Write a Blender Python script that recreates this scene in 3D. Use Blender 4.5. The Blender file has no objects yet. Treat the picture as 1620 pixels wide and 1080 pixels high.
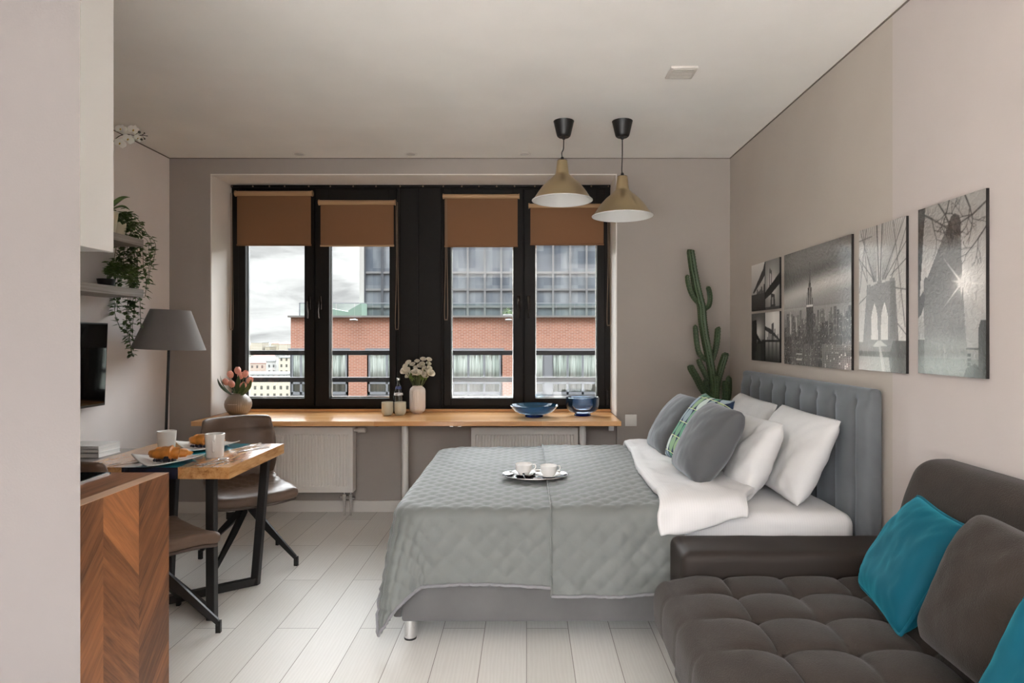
import bpy, bmesh, math, random
import numpy as np
from mathutils import Vector, Matrix, noise

random.seed(7)
PI = math.pi
C = bpy.context.scene.collection
F = 980.0                                   # focal length in pixels of the 1620 px frame
CAMZ = 1.38
def P(px, py, Y):
    """point seen at pixel px,py that stands Y metres in front of the camera"""
    return Vector(((px - 833.0) * Y / F, Y, CAMZ - (py - 535.0) * Y / F))
def PX(px, Y): return (px - 833.0) * Y / F
def PZ(py, Y): return CAMZ - (py - 535.0) * Y / F
def lerp(a, b, t): return a + (b - a) * t
def clamp(x, a, b): return max(a, min(b, x))
def sstep(a, b, x):
    t = clamp((x - a) / (b - a), 0, 1); return t * t * (3 - 2 * t)
def nz(x, y, z=0.0): return noise.noise(Vector((x, y, z)))

# ------------------------------------------------------------------ mesh builder
class MB:
    def __init__(s): s.v = []; s.f = []; s.m = []; s.uv = {}
    def add(s, v, f, mi=0):
        b = len(s.v); s.v.extend(Vector(p) for p in v)
        s.f.extend(tuple(b + i for i in q) for q in f); s.m.extend([mi] * len(f)); return b
    def box(s, x0, y0, z0, x1, y1, z1, mi=0):
        v = [(x0,y0,z0),(x1,y0,z0),(x1,y1,z0),(x0,y1,z0),(x0,y0,z1),(x1,y0,z1),(x1,y1,z1),(x0,y1,z1)]
        s.add(v, [(0,3,2,1),(4,5,6,7),(0,1,5,4),(1,2,6,5),(2,3,7,6),(3,0,4,7)], mi); return s
    def rbox(s, lo, hi, r=0.02, n=(4,4,4), k=3, disp=None, mi=0):
        """rounded box, each face a grid; disp(p, nrm) -> moved point"""
        ax = []
        for i in range(3):
            a, b = lo[i], hi[i]; rr = min(r, (b - a) / 2 - 1e-5)
            L = [a + rr * (1 - math.cos(j / k * PI / 2)) for j in range(k)]
            M_ = [a + rr + (b - a - 2 * rr) * j / n[i] for j in range(n[i] + 1)]
            R_ = [b - rr * (1 - math.cos(j / k * PI / 2)) for j in range(k)][::-1]
            ax.append(L + M_ + R_)
        idx = {}; vs = []; fs = []
        lo_ = [lo[i] + min(r, (hi[i]-lo[i])/2 - 1e-5) for i in range(3)]
        hi_ = [hi[i] - min(r, (hi[i]-lo[i])/2 - 1e-5) for i in range(3)]
        def vid(p):
            key = tuple(round(c, 6) for c in p)
            if key in idx: return idx[key]
            inn = Vector([clamp(p[i], lo_[i], hi_[i]) for i in range(3)])
            d = Vector(p) - inn; nrm = d.normalized() if d.length > 1e-9 else Vector((0,0,1))
            q = inn + nrm * r
            if disp: q = disp(q, nrm)
            idx[key] = len(vs); vs.append(q); return idx[key]
        for a in range(3):
            b, c = (a + 1) % 3, (a + 2) % 3
            for side in (0, 1):
                va = ax[a][0] if side == 0 else ax[a][-1]
                for i in range(len(ax[b]) - 1):
                    for j in range(len(ax[c]) - 1):
                        q = []
                        for (ii, jj) in ((i,j),(i+1,j),(i+1,j+1),(i,j+1)):
                            p = [0,0,0]; p[a] = va; p[b] = ax[b][ii]; p[c] = ax[c][jj]; q.append(vid(p))
                        if side == 0: q = q[::-1]
                        fs.append(tuple(q))
        s.add(vs, fs, mi); return s
    def tube(s, path, r, n=8, caps=True, sec=None, mi=0, closed=False):
        """sweep along path; r number or list; sec(angle, i) -> radius factor"""
        path = [Vector(p) for p in path]; m = len(path)
        rr = r if isinstance(r, (list, tuple)) else [r] * m
        tang = []
        for i in range(m):
            if closed: t = path[(i+1) % m] - path[i-1]
            else: t = path[min(i+1, m-1)] - path[max(i-1, 0)]
            tang.append(t.normalized())
        ref = Vector((0,0,1)) if abs(tang[0].z) < 0.9 else Vector((1,0,0))
        u = tang[0].cross(ref).normalized()
        vs = []; fs = []
        for i in range(m):
            t = tang[i]; u = (u - t * u.dot(t)).normalized(); w = t.cross(u)
            for k in range(n):
                a = 2 * PI * k / n; g = rr[i] * (sec(a, i) if sec else 1)
                vs.append(path[i] + (u * math.cos(a) + w * math.sin(a)) * g)
        for i in range(m if closed else m - 1):
            j = (i + 1) % m
            for k in range(n):
                l = (k + 1) % n; fs.append((i*n+k, i*n+l, j*n+l, j*n+k))
        if caps and not closed:
            fs.append(tuple(range(n))[::-1]); fs.append(tuple((m-1)*n + k for k in range(n)))
        s.add(vs, fs, mi); return s
    def bar(s, a, b, w, h, up=(0,0,1), mi=0):
        """rectangular bar from a to b, w across, h along up"""
        a, b = Vector(a), Vector(b); t = (b - a).normalized(); up = Vector(up)
        x = t.cross(up).normalized(); y = x.cross(t).normalized(); v = []
        for p in (a, b):
            for (i, j) in ((-1,-1),(1,-1),(1,1),(-1,1)): v.append(p + x*i*w/2 + y*j*h/2)
        s.add(v, [(0,1,2,3)[::-1],(4,5,6,7),(0,1,5,4),(1,2,6,5),(2,3,7,6),(3,0,4,7)], mi); return s
    def lathe(s, prof, n=24, c=(0,0,0), sec=None, mi=0, sx=1.0, sy=1.0):
        vs = []; fs = []; c = Vector(c); m = len(prof)
        for i, (r, z) in enumerate(prof):
            for k in range(n):
                a = 2 * PI * k / n; g = max(r, 1e-5) * (sec(a, i) if sec else 1)
                vs.append(c + Vector((g * math.cos(a) * sx, g * math.sin(a) * sy, z)))
        for i in range(m - 1):
            for k in range(n):
                l = (k + 1) % n; fs.append((i*n+k, i*n+l, (i+1)*n+l, (i+1)*n+k))
        if prof[0][0] > 1e-4: fs.append(tuple(range(n))[::-1])
        if prof[-1][0] > 1e-4: fs.append(tuple((m-1)*n + k for k in range(n)))
        s.add(vs, fs, mi); return s
    def ring(s, prof, n=24, c=(0,0,0), sec=None, mi=0):
        """closed profile lathe (walls with thickness)"""
        vs = []; fs = []; c = Vector(c); m = len(prof)
        for i, (r, z) in enumerate(prof):
            for k in range(n):
                a = 2*PI*k/n; g = max(r, 1e-5) * (sec(a, i) if sec else 1)
                vs.append(c + Vector((g*math.cos(a), g*math.sin(a), z)))
        for i in range(m):
            j = (i+1) % m
            for k in range(n):
                l = (k+1) % n; fs.append((i*n+k, i*n+l, j*n+l, j*n+k))
        s.add(vs, fs, mi); return s
    def grid(s, fn, nu, nv, mi=0, uv=None, flip=False, wrapu=False):
        b = len(s.v); cu = nu if wrapu else nu + 1
        for i in range(cu):
            for j in range(nv + 1):
                s.v.append(Vector(fn(i / nu, j / nv)))
                if uv: s.uv[len(s.v) - 1] = uv(i / nu, j / nv)
        for i in range(nu):
            i2 = (i + 1) % cu
            for j in range(nv):
                q = (b+i*(nv+1)+j, b+i2*(nv+1)+j, b+i2*(nv+1)+j+1, b+i*(nv+1)+j+1)
                s.f.append(q[::-1] if flip else q); s.m.append(mi)
        return s
    def prism(s, pts, axis, a, b, mi=0):
        """extrude a polygon (2-D points in the other two axes, in order) from a to b"""
        n = len(pts); v = []
        for t in (a, b):
            for (p, q) in pts:
                v.append([(t,p,q),(p,t,q),(p,q,t)][axis])
        f = [tuple(range(n))[::-1], tuple(range(n, 2*n))] + [(i, (i+1) % n, n + (i+1) % n, n + i) for i in range(n)]
        s.add(v, f, mi); return s
    def ball(s, c, r, n=12, m=8, sc=(1,1,1), mi=0):
        c = Vector(c)
        prof = [(math.sin(PI * i / m), -math.cos(PI * i / m)) for i in range(m + 1)]
        b = len(s.v); s.lathe([(p[0] * r, p[1] * r) for p in prof], n, (0,0,0), mi=mi)
        for i in range(b, len(s.v)):
            p = s.v[i]; s.v[i] = Vector((p.x*sc[0], p.y*sc[1], p.z*sc[2])) + c
        return s
    def xf(s, M_, start=0):
        for i in range(start, len(s.v)): s.v[i] = M_ @ s.v[i]
        return s
    def build(s, name, mats, parent=None, angle=35, local=False, flat=False, mods=None, weld=True, fixn=True, label=None):
        off = Vector((0,0,0))
        if parent is not None and not local: off = wloc(parent)
        me = bpy.data.meshes.new(name)
        me.from_pydata([tuple(p - off) for p in s.v], [], s.f)
        for m in (mats if isinstance(mats, (list, tuple)) else [mats]): me.materials.append(m)
        me.polygons.foreach_set('material_index', s.m)
        if s.uv:
            ul = me.uv_layers.new(name='UVMap')
            for l in me.loops:
                t = s.uv.get(l.vertex_index)
                if t: ul.data[l.index].uv = t
        if fixn:
            bm = bmesh.new(); bm.from_mesh(me)
            if weld and not s.uv: bmesh.ops.remove_doubles(bm, verts=bm.verts, dist=1e-5)
            bmesh.ops.recalc_face_normals(bm, faces=bm.faces); bm.to_mesh(me); bm.free()
        if not flat:
            me.polygons.foreach_set('use_smooth', [True] * len(me.polygons))
            me.set_sharp_from_angle(angle=math.radians(angle))
        me.update()
        o = bpy.data.objects.new(name, me); C.objects.link(o)
        if parent is not None: o.parent = parent
        if label: o['label'] = label
        for m in (mods or []):
            if m[0] == 'sub':
                d = o.modifiers.new('sub', 'SUBSURF'); d.levels = m[1]; d.render_levels = m[1]
            elif m[0] == 'solid':
                d = o.modifiers.new('solid', 'SOLIDIFY'); d.thickness = m[1]; d.offset = m[2]
            elif m[0] == 'bevel':
                d = o.modifiers.new('bevel', 'BEVEL'); d.width = m[1]; d.segments = m[2]; d.limit_method = 'ANGLE'
        return o

def wloc(o):
    p = o.location.copy()
    while o.parent is not None: o = o.parent; p = p + o.location
    return p
def tag(o, label, cat, group=None, kind=None):
    o['label'] = label; o['category'] = cat
    if group: o['group'] = group
    if kind: o['kind'] = kind
    return o
def thing(name, label, cat, loc=(0,0,0), rz=0.0, group=None):
    o = bpy.data.objects.new(name, None); C.objects.link(o)
    o.empty_display_size = 0.05
    o.location = loc; o.rotation_euler = (0, 0, rz)
    return tag(o, label, cat, group)
def one(name, mb, mats, label, cat, loc, group=None, **kw):
    """a thing that is one mesh, origin at loc"""
    loc = Vector(loc)
    for i in range(len(mb.v)): mb.v[i] = mb.v[i] - loc
    o = mb.build(name, mats, **kw); o.location = loc
    return tag(o, label, cat, group)
def struct(name, mb, mats, parent=None, **kw):
    o = mb.build(name, mats, parent, **kw)
    if parent is None: o['kind'] = 'structure'
    return o
def dup(root, loc, rz=None, label=None, group=None, rot=None, scale=None):
    r = root.copy(); C.objects.link(r); r.location = loc
    if rz is not None: r.rotation_euler = (0, 0, rz)
    if rot is not None: r.rotation_euler = rot
    if scale is not None: r.scale = (scale,) * 3
    if label: r['label'] = label
    if group: r['group'] = group
    for ch in list(root.children):
        c = ch.copy(); C.objects.link(c); c.parent = r
        for g in list(ch.children):
            d = g.copy(); C.objects.link(d); d.parent = c
    return r
def smooth_path(pts, n=6):
    pts = [Vector(p) for p in pts]; out = []
    for i in range(len(pts) - 1):
        p0 = pts[max(i-1, 0)]; p1 = pts[i]; p2 = pts[i+1]; p3 = pts[min(i+2, len(pts)-1)]
        for k in range(n):
            t = k / n
            out.append(0.5 * ((2*p1) + (p2-p0)*t + (2*p0-5*p1+4*p2-p3)*t*t + (3*p1-p0-3*p2+p3)*t**3))
    out.append(pts[-1]); return out

# ------------------------------------------------------------------ materials
def lin(r, g, b):
    f = lambda c: (c/12.92 if c <= 0.04045 else ((c+0.055)/1.055)**2.4)
    return (f(r/255), f(g/255), f(b/255), 1)
class NT:
    def __init__(s, mat):
        mat.use_nodes = True; s.nt = mat.node_tree; s.nt.nodes.clear()
        s.out = s.nt.nodes.new('ShaderNodeOutputMaterial')
    def n(s, typ, **kw):
        d = s.nt.nodes.new('ShaderNode' + typ)
        for k, v in kw.items():
            if k.startswith('_'): setattr(d, k[1:], v)
        for k, v in kw.items():
            if k.startswith('_'): continue
            key = int(k[1:]) if (k[0] == 'i' and k[1:].isdigit()) else k.replace('__', ' ')
            sock = d.inputs[key]
            if hasattr(v, 'is_output') or isinstance(v, bpy.types.NodeSocket): s.nt.links.new(v, sock)
            else: sock.default_value = v
        return d
    def math(s, op, a, b=None, c=None, clampv=False):
        d = s.nt.nodes.new('ShaderNodeMath'); d.operation = op; d.use_clamp = clampv
        for i, v in enumerate((a, b, c)):
            if v is None: continue
            if isinstance(v, bpy.types.NodeSocket): s.nt.links.new(v, d.inputs[i])
            else: d.inputs[i].default_value = v
        return d.outputs[0]
    def mix(s, fac, a, b):
        d = s.nt.nodes.new('ShaderNodeMix'); d.data_type = 'RGBA'
        for sock, v in ((d.inputs[0], fac), (d.inputs[6], a), (d.inputs[7], b)):
            if isinstance(v, bpy.types.NodeSocket): s.nt.links.new(v, sock)
            else: sock.default_value = v
        return d.outputs[2]
    def ramp(s, fac, stops):
        d = s.nt.nodes.new('ShaderNodeValToRGB'); s.nt.links.new(fac, d.inputs[0])
        e = d.color_ramp.elements
        while len(e) < len(stops): e.new(0.5)
        for i, (p, c) in enumerate(stops): e[i].position = p; e[i].color = c
        return d.outputs[0]
    def map(s, coord='Object', scale=(1,1,1), rot=(0,0,0), loc=(0,0,0)):
        t = s.nt.nodes.new('ShaderNodeTexCoord'); m = s.nt.nodes.new('ShaderNodeMapping')
        s.nt.links.new(t.outputs[coord], m.inputs[0])
        m.inputs['Scale'].default_value = scale; m.inputs['Rotation'].default_value = rot; m.inputs['Location'].default_value = loc
        return m.outputs[0]
    def link(s, a, b): s.nt.links.new(a, b)
    def principled(s, color, rough=0.5, metal=0.0, spec=0.5, normal=None, **kw):
        b = s.nt.nodes.new('ShaderNodeBsdfPrincipled')
        for k, v in (('Base Color', color), ('Roughness', rough), ('Metallic', metal), ('Specular IOR Level', spec)):
            if isinstance(v, bpy.types.NodeSocket): s.nt.links.new(v, b.inputs[k])
            else: b.inputs[k].default_value = v
        for k, v in kw.items(): b.inputs[k.replace('_', ' ')].default_value = v
        if normal is not None: s.nt.links.new(normal, b.inputs['Normal'])
        s.nt.links.new(b.outputs[0], s.out.inputs[0]); return b
    def bump(s, height, strength=0.3, dist=0.01):
        d = s.n('Bump', Strength=strength, Distance=dist, Height=height); return d.outputs[0]
def newmat(name):
    m = bpy.data.materials.new(name); return m, NT(m)
def mat(name, col, rough=0.5, metal=0.0, spec=0.5, var=None, bump=None, coord='Object', **kw):
    """plain procedural material: var=(scale, amount) colour noise, bump=(scale, strength, dist[, stretch])"""
    m, t = newmat(name); c = col if len(col) == 4 else (*col, 1)
    color = c; nrm = None
    if var:
        v = t.map(coord, var[2] if len(var) > 2 else (1,1,1))
        nn = t.n('TexNoise', Vector=v, Scale=var[0], Detail=4.0)
        lo = tuple(x * (1 - var[1]) for x in c[:3]) + (1,); hi = tuple(min(1, x * (1 + var[1])) for x in c[:3]) + (1,)
        color = t.ramp(nn.outputs[0], [(0.3, lo), (0.7, hi)])
    if bump:
        v = t.map(coord, bump[3] if len(bump) > 3 else (1,1,1))
        nn = t.n('TexNoise', Vector=v, Scale=bump[0], Detail=3.0)
        nrm = t.bump(nn.outputs[0], bump[1], bump[2])
    t.principled(color, rough, metal, spec, nrm, **kw); return m
# ------------------------------------------------------------------ material library
def wallpaint(name, rgb):
    m, t = newmat(name); v = t.map('Object')
    n1 = t.n('TexNoise', Vector=v, Scale=2.2, Detail=3.0)
    c = lin(*rgb); lo = tuple(x*0.965 for x in c[:3])+(1,); hi = tuple(min(1,x*1.03) for x in c[:3])+(1,)
    n2 = t.n('TexNoise', Vector=v, Scale=160.0, Detail=2.0)
    t.principled(t.ramp(n1.outputs[0], [(0.3, lo), (0.7, hi)]), 0.75, 0, 0.25, t.bump(n2.outputs[0], 0.06, 0.004)); return m
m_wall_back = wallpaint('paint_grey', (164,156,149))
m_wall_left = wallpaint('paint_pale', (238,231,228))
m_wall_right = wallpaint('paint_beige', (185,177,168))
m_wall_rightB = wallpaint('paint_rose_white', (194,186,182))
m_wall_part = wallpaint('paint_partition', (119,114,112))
m_ceil = wallpaint('ceiling_white', (240,238,234))
m_reveal = wallpaint('reveal_white', (233,228,222))
m_base = mat('baseboard_white', lin(214,209,203), 0.4)
m_gap = mat('shadow_gap_dark', lin(120,112,104), 0.9)
m_white = mat('enamel_white', lin(225,222,217), 0.3)
m_rad = mat('radiator_white', lin(222,217,211), 0.35)
m_black = mat('black_plastic', lin(22,21,21), 0.45)
m_blackmetal = mat('black_metal', lin(24,23,23), 0.38, 0.0, 0.5, bump=(220, 0.05, 0.002))
m_steel = mat('brushed_steel', (0.72,0.72,0.72,1), 0.22, 1.0)
m_chrome = mat('chrome', (0.85,0.85,0.86,1), 0.08, 1.0)
m_frame = mat('window_frame_brown', lin(20,17,15), 0.55, 0, 0.22, var=(30, 0.15), bump=(90, 0.08, 0.002, (1,1,0.1)))
m_cabinet = mat('cabinet_white', lin(238,236,233), 0.35)
m_porc = mat('white_porcelain', lin(238,237,234), 0.12, 0, 0.5)

def glass(name, tint=(0.97,0.98,0.98,1), refl=1.0, rough=0.0, body=None):
    m, t = newmat(name)
    tr = t.n('BsdfTransparent', Color=tint); gl = t.n('BsdfGlossy', Roughness=rough)
    fr = t.n('Fresnel', IOR=1.45)
    f = t.math('MULTIPLY', fr.outputs[0], refl, clampv=True)
    base = tr.outputs[0]
    if body:
        df = t.n('BsdfDiffuse', Color=body[1]); tl = t.n('BsdfTranslucent', Color=body[1]); ad = t.n('MixShader', i0=0.5, i1=df.outputs[0], i2=tl.outputs[0])
        base = t.n('MixShader', i0=body[0], i1=base, i2=ad.outputs[0]).outputs[0]
    mx = t.n('MixShader', i0=f, i1=base, i2=gl.outputs[0]); t.link(mx.outputs[0], t.out.inputs[0]); return m
m_pane = glass('window_glass', (0.97,0.985,0.98,1), 0.7)
m_clear = glass('clear_glass', (0.93,0.95,0.95,1), 1.0)
m_blue = glass('blue_glass', (0.76,0.90,0.98,1), 1.3, body=(0.16, lin(70,165,230)))
m_bluedeep = glass('deep_blue_glass', (0.35,0.5,0.92,1), 1.3, body=(0.25, lin(20,50,170)))
m_bluesmoke = glass('smoky_blue_glass', (0.84,0.89,0.94,1), 1.3, body=(0.08, lin(110,155,205)))
m_balu = glass('balustrade_glass', (0.91,0.955,0.935,1), 0.4)

def floor_mat():
    m, t = newmat('white_oak_planks')
    v = t.map('Object', rot=(0,0,PI/2), loc=(0,0,0))
    b = t.n('TexBrick', Vector=v, Scale=1.0, Color1=lin(212,210,204), Color2=lin(223,221,216), Mortar=lin(120,114,108))
    b.inputs['Mortar Size'].default_value = 0.0016; b.inputs['Mortar Smooth'].default_value = 0.2
    b.inputs['Brick Width'].default_value = 1.18; b.inputs['Row Height'].default_value = 0.198
    b.offset = 0.5; b.offset_frequency = 2
    # wood figure: noise stretched along the plank, warped
    v2 = t.map('Object', scale=(9, 0.9, 1)); w = t.n('TexWave', Vector=v2, Scale=2.2, Distortion=9.0, Detail=3.0, Detail__Scale=1.2)
    v3 = t.map('Object', scale=(70, 3.0, 1)); n = t.n('TexNoise', Vector=v3, Scale=2.0, Detail=4.0)
    g = t.math('ADD', t.math('MULTIPLY', w.outputs[1], 0.5), t.math('MULTIPLY', n.outputs[0], 0.5))
    c = t.mix(t.math('MULTIPLY', g, 0.24), b.outputs[0], lin(180,174,167))
    h = t.math('ADD', t.math('MULTIPLY', g, 0.25), t.math('MULTIPLY', b.outputs[1], -1.0))
    t.principled(c, t.math('ADD', t.math('MULTIPLY', g, 0.15), 0.44), 0, 0.35, t.bump(h, 0.25, 0.002)); return m
m_floor = floor_mat()

def wood(name, c1, c2, c3, scale=(1,14,14), rough=0.4, sc=2.0, dist=4.0, rot=(0,0,0)):
    """plain wood, grain along local X unless rotated"""
    m, t = newmat(name); v = t.map('Object', scale=scale, rot=rot)
    w = t.n('TexNoise', Vector=v, Scale=sc, Detail=6.0, Distortion=dist*0.25)
    n = t.n('TexNoise', Vector=v, Scale=sc*9, Detail=3.0)
    f = t.math('ADD', t.math('MULTIPLY', w.outputs[0], 0.75), t.math('MULTIPLY', n.outputs[0], 0.25))
    c = t.ramp(f, [(0.3, c1), (0.5, c2), (0.7, c3)])
    t.principled(c, rough, 0, 0.45, t.bump(f, 0.12, 0.002)); return m

def butcher():
    m, t = newmat('butcher_block')
    v = t.map('Object')
    b = t.n('TexBrick', Vector=v, Scale=1.0, Color1=lin(236,190,136), Color2=lin(216,160,104), Mortar=lin(190,138,90))
    b.inputs['Mortar Size'].default_value = 0.0006; b.inputs['Brick Width'].default_value = 0.62; b.inputs['Row Height'].default_value = 0.042
    b.offset = 0.37; b.offset_frequency = 2
    v2 = t.map('Object', scale=(2.0, 40, 40)); n = t.n('TexNoise', Vector=v2, Scale=2.0, Detail=5.0)
    c = t.mix(t.math('MULTIPLY', n.outputs[0], 0.5), b.outputs[0], lin(204,146,92))
    t.principled(c, 0.2, 0, 0.5, t.bump(n.outputs[0], 0.06, 0.002)); return m
m_butcher = butcher()

def chevron():
    """walnut veneer in vertical bands of slanting planks (object space: band along Y, height Z)"""
    m, t = newmat('walnut_chevron')
    tc = t.n('TexCoord'); sp = t.n('SeparateXYZ', Vector=tc.outputs['Object'])
    y, z = sp.outputs[1], sp.outputs[2]
    a = t.math('DIVIDE', y, 0.172); band = t.math('FLOOR', a)
    par = t.math('SUBTRACT', t.math('MULTIPLY', t.math('MODULO', t.math('ADD', band, 100.0), 2.0), 2.0), 1.0)
    sl = t.math('MULTIPLY', t.math('MULTIPLY', par, y), -1.15)
    q = t.math('ADD', z, sl)
    k = t.math('FLOOR', t.math('ADD', t.math('DIVIDE', q, 0.23), t.math('MULTIPLY', band, 0.37)))
    cmb = t.n('CombineXYZ', X=k, Y=band, Z=0.0); wn = t.n('TexWhiteNoise', Vector=cmb.outputs[0])
    along = t.math('SUBTRACT', y, t.math('MULTIPLY', t.math('MULTIPLY', par, z), -1.15))
    gv = t.n('CombineXYZ', X=t.math('MULTIPLY', q, 22.0), Y=t.math('MULTIPLY', along, 1.6), Z=t.math('MULTIPLY', wn.outputs[0], 30.0))
    n = t.n('TexNoise', Vector=gv.outputs[0], Scale=1.0, Detail=5.0, Distortion=1.2)
    n2 = t.n('TexNoise', Vector=gv.outputs[0], Scale=7.0, Detail=2.0)
    f = t.math('ADD', t.math('MULTIPLY', n.outputs[0], 0.7), t.math('MULTIPLY', n2.outputs[0], 0.3))
    f = t.math('ADD', t.math('MULTIPLY', f, 0.75), t.math('MULTIPLY', t.math('SUBTRACT', wn.outputs[0], 0.42), 0.34))
    c = t.ramp(f, [(0.22, lin(92,58,36)), (0.42, lin(142,92,58)), (0.6, lin(176,114,70)), (0.8, lin(202,140,92))])
    t.principled(c, 0.42, 0, 0.4, t.bump(n2.outputs[0], 0.1, 0.001)); return m
m_chev = chevron()
m_walnut = wood('walnut_top', lin(104,66,44), lin(142,94,62), lin(170,116,80), scale=(14,1,14), rough=0.38)
m_walnut_edge = wood('walnut_edge', lin(196,158,128), lin(212,176,148), lin(224,192,164), scale=(20,1.5,20), rough=0.45)
def slabwood():
    m, t = newmat('live_edge_oak'); v = t.map('Object', scale=(13, 2.0, 13))
    w = t.n('TexNoise', Vector=v, Scale=1.2, Detail=7.0, Distortion=1.4)
    n = t.n('TexNoise', Vector=v, Scale=9.0, Detail=3.0)
    v3 = t.map('Object', scale=(7, 2.4, 7)); kn = t.n('TexNoise', Vector=v3, Scale=1.1, Detail=5.0, Distortion=2.4)
    f = t.math('ADD', t.math('MULTIPLY', w.outputs[0], 0.7), t.math('MULTIPLY', n.outputs[0], 0.3))
    c = t.ramp(f, [(0.28, lin(120,76,42)), (0.45, lin(190,138,86)), (0.7, lin(222,174,118))])
    crack = t.ramp(kn.outputs[0], [(0.30, (1,1,1,1)), (0.36, (0,0,0,1))])
    c = t.mix(crack, c, lin(58,36,22))
    t.principled(c, 0.16, 0, 0.5, t.bump(f, 0.05, 0.002), Coat_Weight=0.5, Coat_Roughness=0.08); return m
m_slab = slabwood()
def epoxy():
    m, t = newmat('blue_epoxy'); v = t.map('Object')
    n = t.n('TexNoise', Vector=v, Scale=5.0, Detail=4.0, Distortion=1.0)
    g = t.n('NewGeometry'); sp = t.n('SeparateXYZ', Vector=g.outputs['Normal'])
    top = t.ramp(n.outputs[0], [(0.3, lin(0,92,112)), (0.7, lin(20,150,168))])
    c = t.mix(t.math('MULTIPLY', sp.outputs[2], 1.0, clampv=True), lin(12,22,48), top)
    t.principled(c, 0.1, 0, 0.5, Coat_Weight=0.6, Coat_Roughness=0.05); return m
m_epoxy = epoxy()

def fabric(name, rgb, rough=0.9, weave=900.0, var=0.08, vs=9.0, bump=0.25, sheen=0.3, dist=0.001, tint=None):
    m, t = newmat(name); c = lin(*rgb)
    v = t.map('Object'); n = t.n('TexNoise', Vector=v, Scale=vs, Detail=4.0)
    w = t.n('TexNoise', Vector=v, Scale=weave, Detail=1.0)
    lo = tuple(x*(1-var) for x in c[:3])+(1,); hi = tuple(min(1,x*(1+var)) for x in c[:3])+(1,)
    cc = t.ramp(n.outputs[0], [(0.3, lo), (0.7, hi)])
    cc = t.mix(t.math('MULTIPLY', w.outputs[0], 0.25), cc, tuple(x*0.6 for x in c[:3])+(1,))
    b = t.principled(cc, rough, 0, 0.2, t.bump(w.outputs[0], bump, dist))
    b.inputs['Sheen Weight'].default_value = sheen; b.inputs['Sheen Roughness'].default_value = 0.4
    if tint: b.inputs['Sheen Tint'].default_value = lin(*tint)
    return m
m_quilt = fabric('quilt_satin_grey', (112,115,112), 0.58, 500, 0.03, 6, 0.1, 0.25)
m_quiltedge = fabric('quilt_binding', (128,127,130), 0.6, 500, 0.04, 6, 0.1, 0.2)
m_velvet = fabric('grey_velvet', (98,97,97), 0.8, 700, 0.12, 5, 0.15, 0.5)
m_velvet_head = fabric('bluegrey_velvet', (104,108,111), 0.75, 700, 0.13, 6, 0.15, 0.6, tint=(200,210,220))
m_cush = fabric('charcoal_velvet_cushion', (86,87,89), 0.75, 700, 0.06, 4, 0.15, 0.7, tint=(200,205,210))
m_linen = fabric('white_cotton', (210,209,208), 0.8, 700, 0.02, 5, 0.08, 0.15)
def sateen():
    m, t = newmat('white_sateen_stripe'); v = t.map('Object', scale=(1,1,1))
    w = t.n('TexWave', Vector=v, Scale=28.0, _bands_direction='X')
    c = t.mix(t.math('MULTIPLY', w.outputs[1], 0.12), lin(212,210,209), lin(182,180,179))
    n = t.n('TexNoise', Vector=v, Scale=7.0, Detail=3.0)
    t.principled(c, 0.65, 0, 0.3, t.bump(n.outputs[0], 0.25, 0.01), Sheen_Weight=0.15); return m
m_sateen = sateen()
m_sofa = fabric('brown_grey_weave', (56,49,44), 0.9, 260, 0.12, 14, 0.6, 0.12, 0.003)
m_sofaarm = mat('dark_brown_leatherette', lin(44,37,33), 0.6, 0, 0.3, bump=(260, 0.12, 0.001))
m_teal = fabric('teal_velvet', (2,78,96), 0.7, 700, 0.12, 5, 0.15, 0.5, tint=(60,190,210))
m_leather = mat('taupe_leather', lin(100,80,66), 0.4, 0, 0.45, var=(7, 0.10), bump=(60, 0.15, 0.003))
m_leatherdk = mat('taupe_leather_stitch', lin(70,58,51), 0.5)
m_blind = None
def blind():
    m, t = newmat('brown_blind_fabric'); v = t.map('Object')
    n = t.n('TexNoise', Vector=v, Scale=500.0, Detail=1.0)
    c = t.mix(t.math('MULTIPLY', n.outputs[0], 0.4), lin(152,114,86), lin(124,90,64))
    d = t.n('BsdfDiffuse', Color=c); tr = t.n('BsdfTranslucent', Color=lin(134,98,68))
    mx = t.n('MixShader', i0=0.25, i1=d.outputs[0], i2=tr.outputs[0]); t.link(mx.outputs[0], t.out.inputs[0]); return m
m_blind = blind()
m_blindbar = mat('blind_cassette', lin(176,142,106), 0.5)
m_brass = mat('brushed_brass', lin(196,176,140), 0.3, 1.0, bump=(60, 0.1, 0.002, (0.2,0.2,14)))
m_shadein = mat('shade_inside_white', lin(225,225,222), 0.6)
m_lampshade = fabric('charcoal_shade', (130,126,124), 0.85, 500, 0.05, 5, 0.1, 0.2)
m_leaf = mat('ivy_leaf', lin(78,104,54), 0.42, var=(30, 0.4))
m_leaf2 = mat('fresh_leaf', lin(92,118,56), 0.42, var=(30, 0.35))
m_orchleaf = mat('orchid_leaf', lin(92,122,70), 0.35, var=(12, 0.2))
m_stem = mat('stem_green', lin(92,104,66), 0.6)
m_darkstem = mat('orchid_stem', lin(62,52,44), 0.6)
m_petalw = mat('orchid_petal', lin(250,247,240), 0.6, Subsurface_Weight=0.1)
m_lip = mat('orchid_lip', lin(196,160,70), 0.6)
m_rose = mat('cream_rose', lin(240,234,220), 0.6, Subsurface_Weight=0.1, Subsurface_Radius=(0.01,0.01,0.008))
m_tulip = mat('peach_tulip', lin(246,172,152), 0.45, var=(40, 0.20), Subsurface_Weight=0.1, Subsurface_Radius=(0.01,0.006,0.005))
m_tulipleaf = mat('tulip_leaf', lin(58,84,46), 0.45, var=(14, 0.2))
m_cactus = mat('cactus_green', lin(52,72,42), 0.5, var=(16, 0.25))
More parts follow.
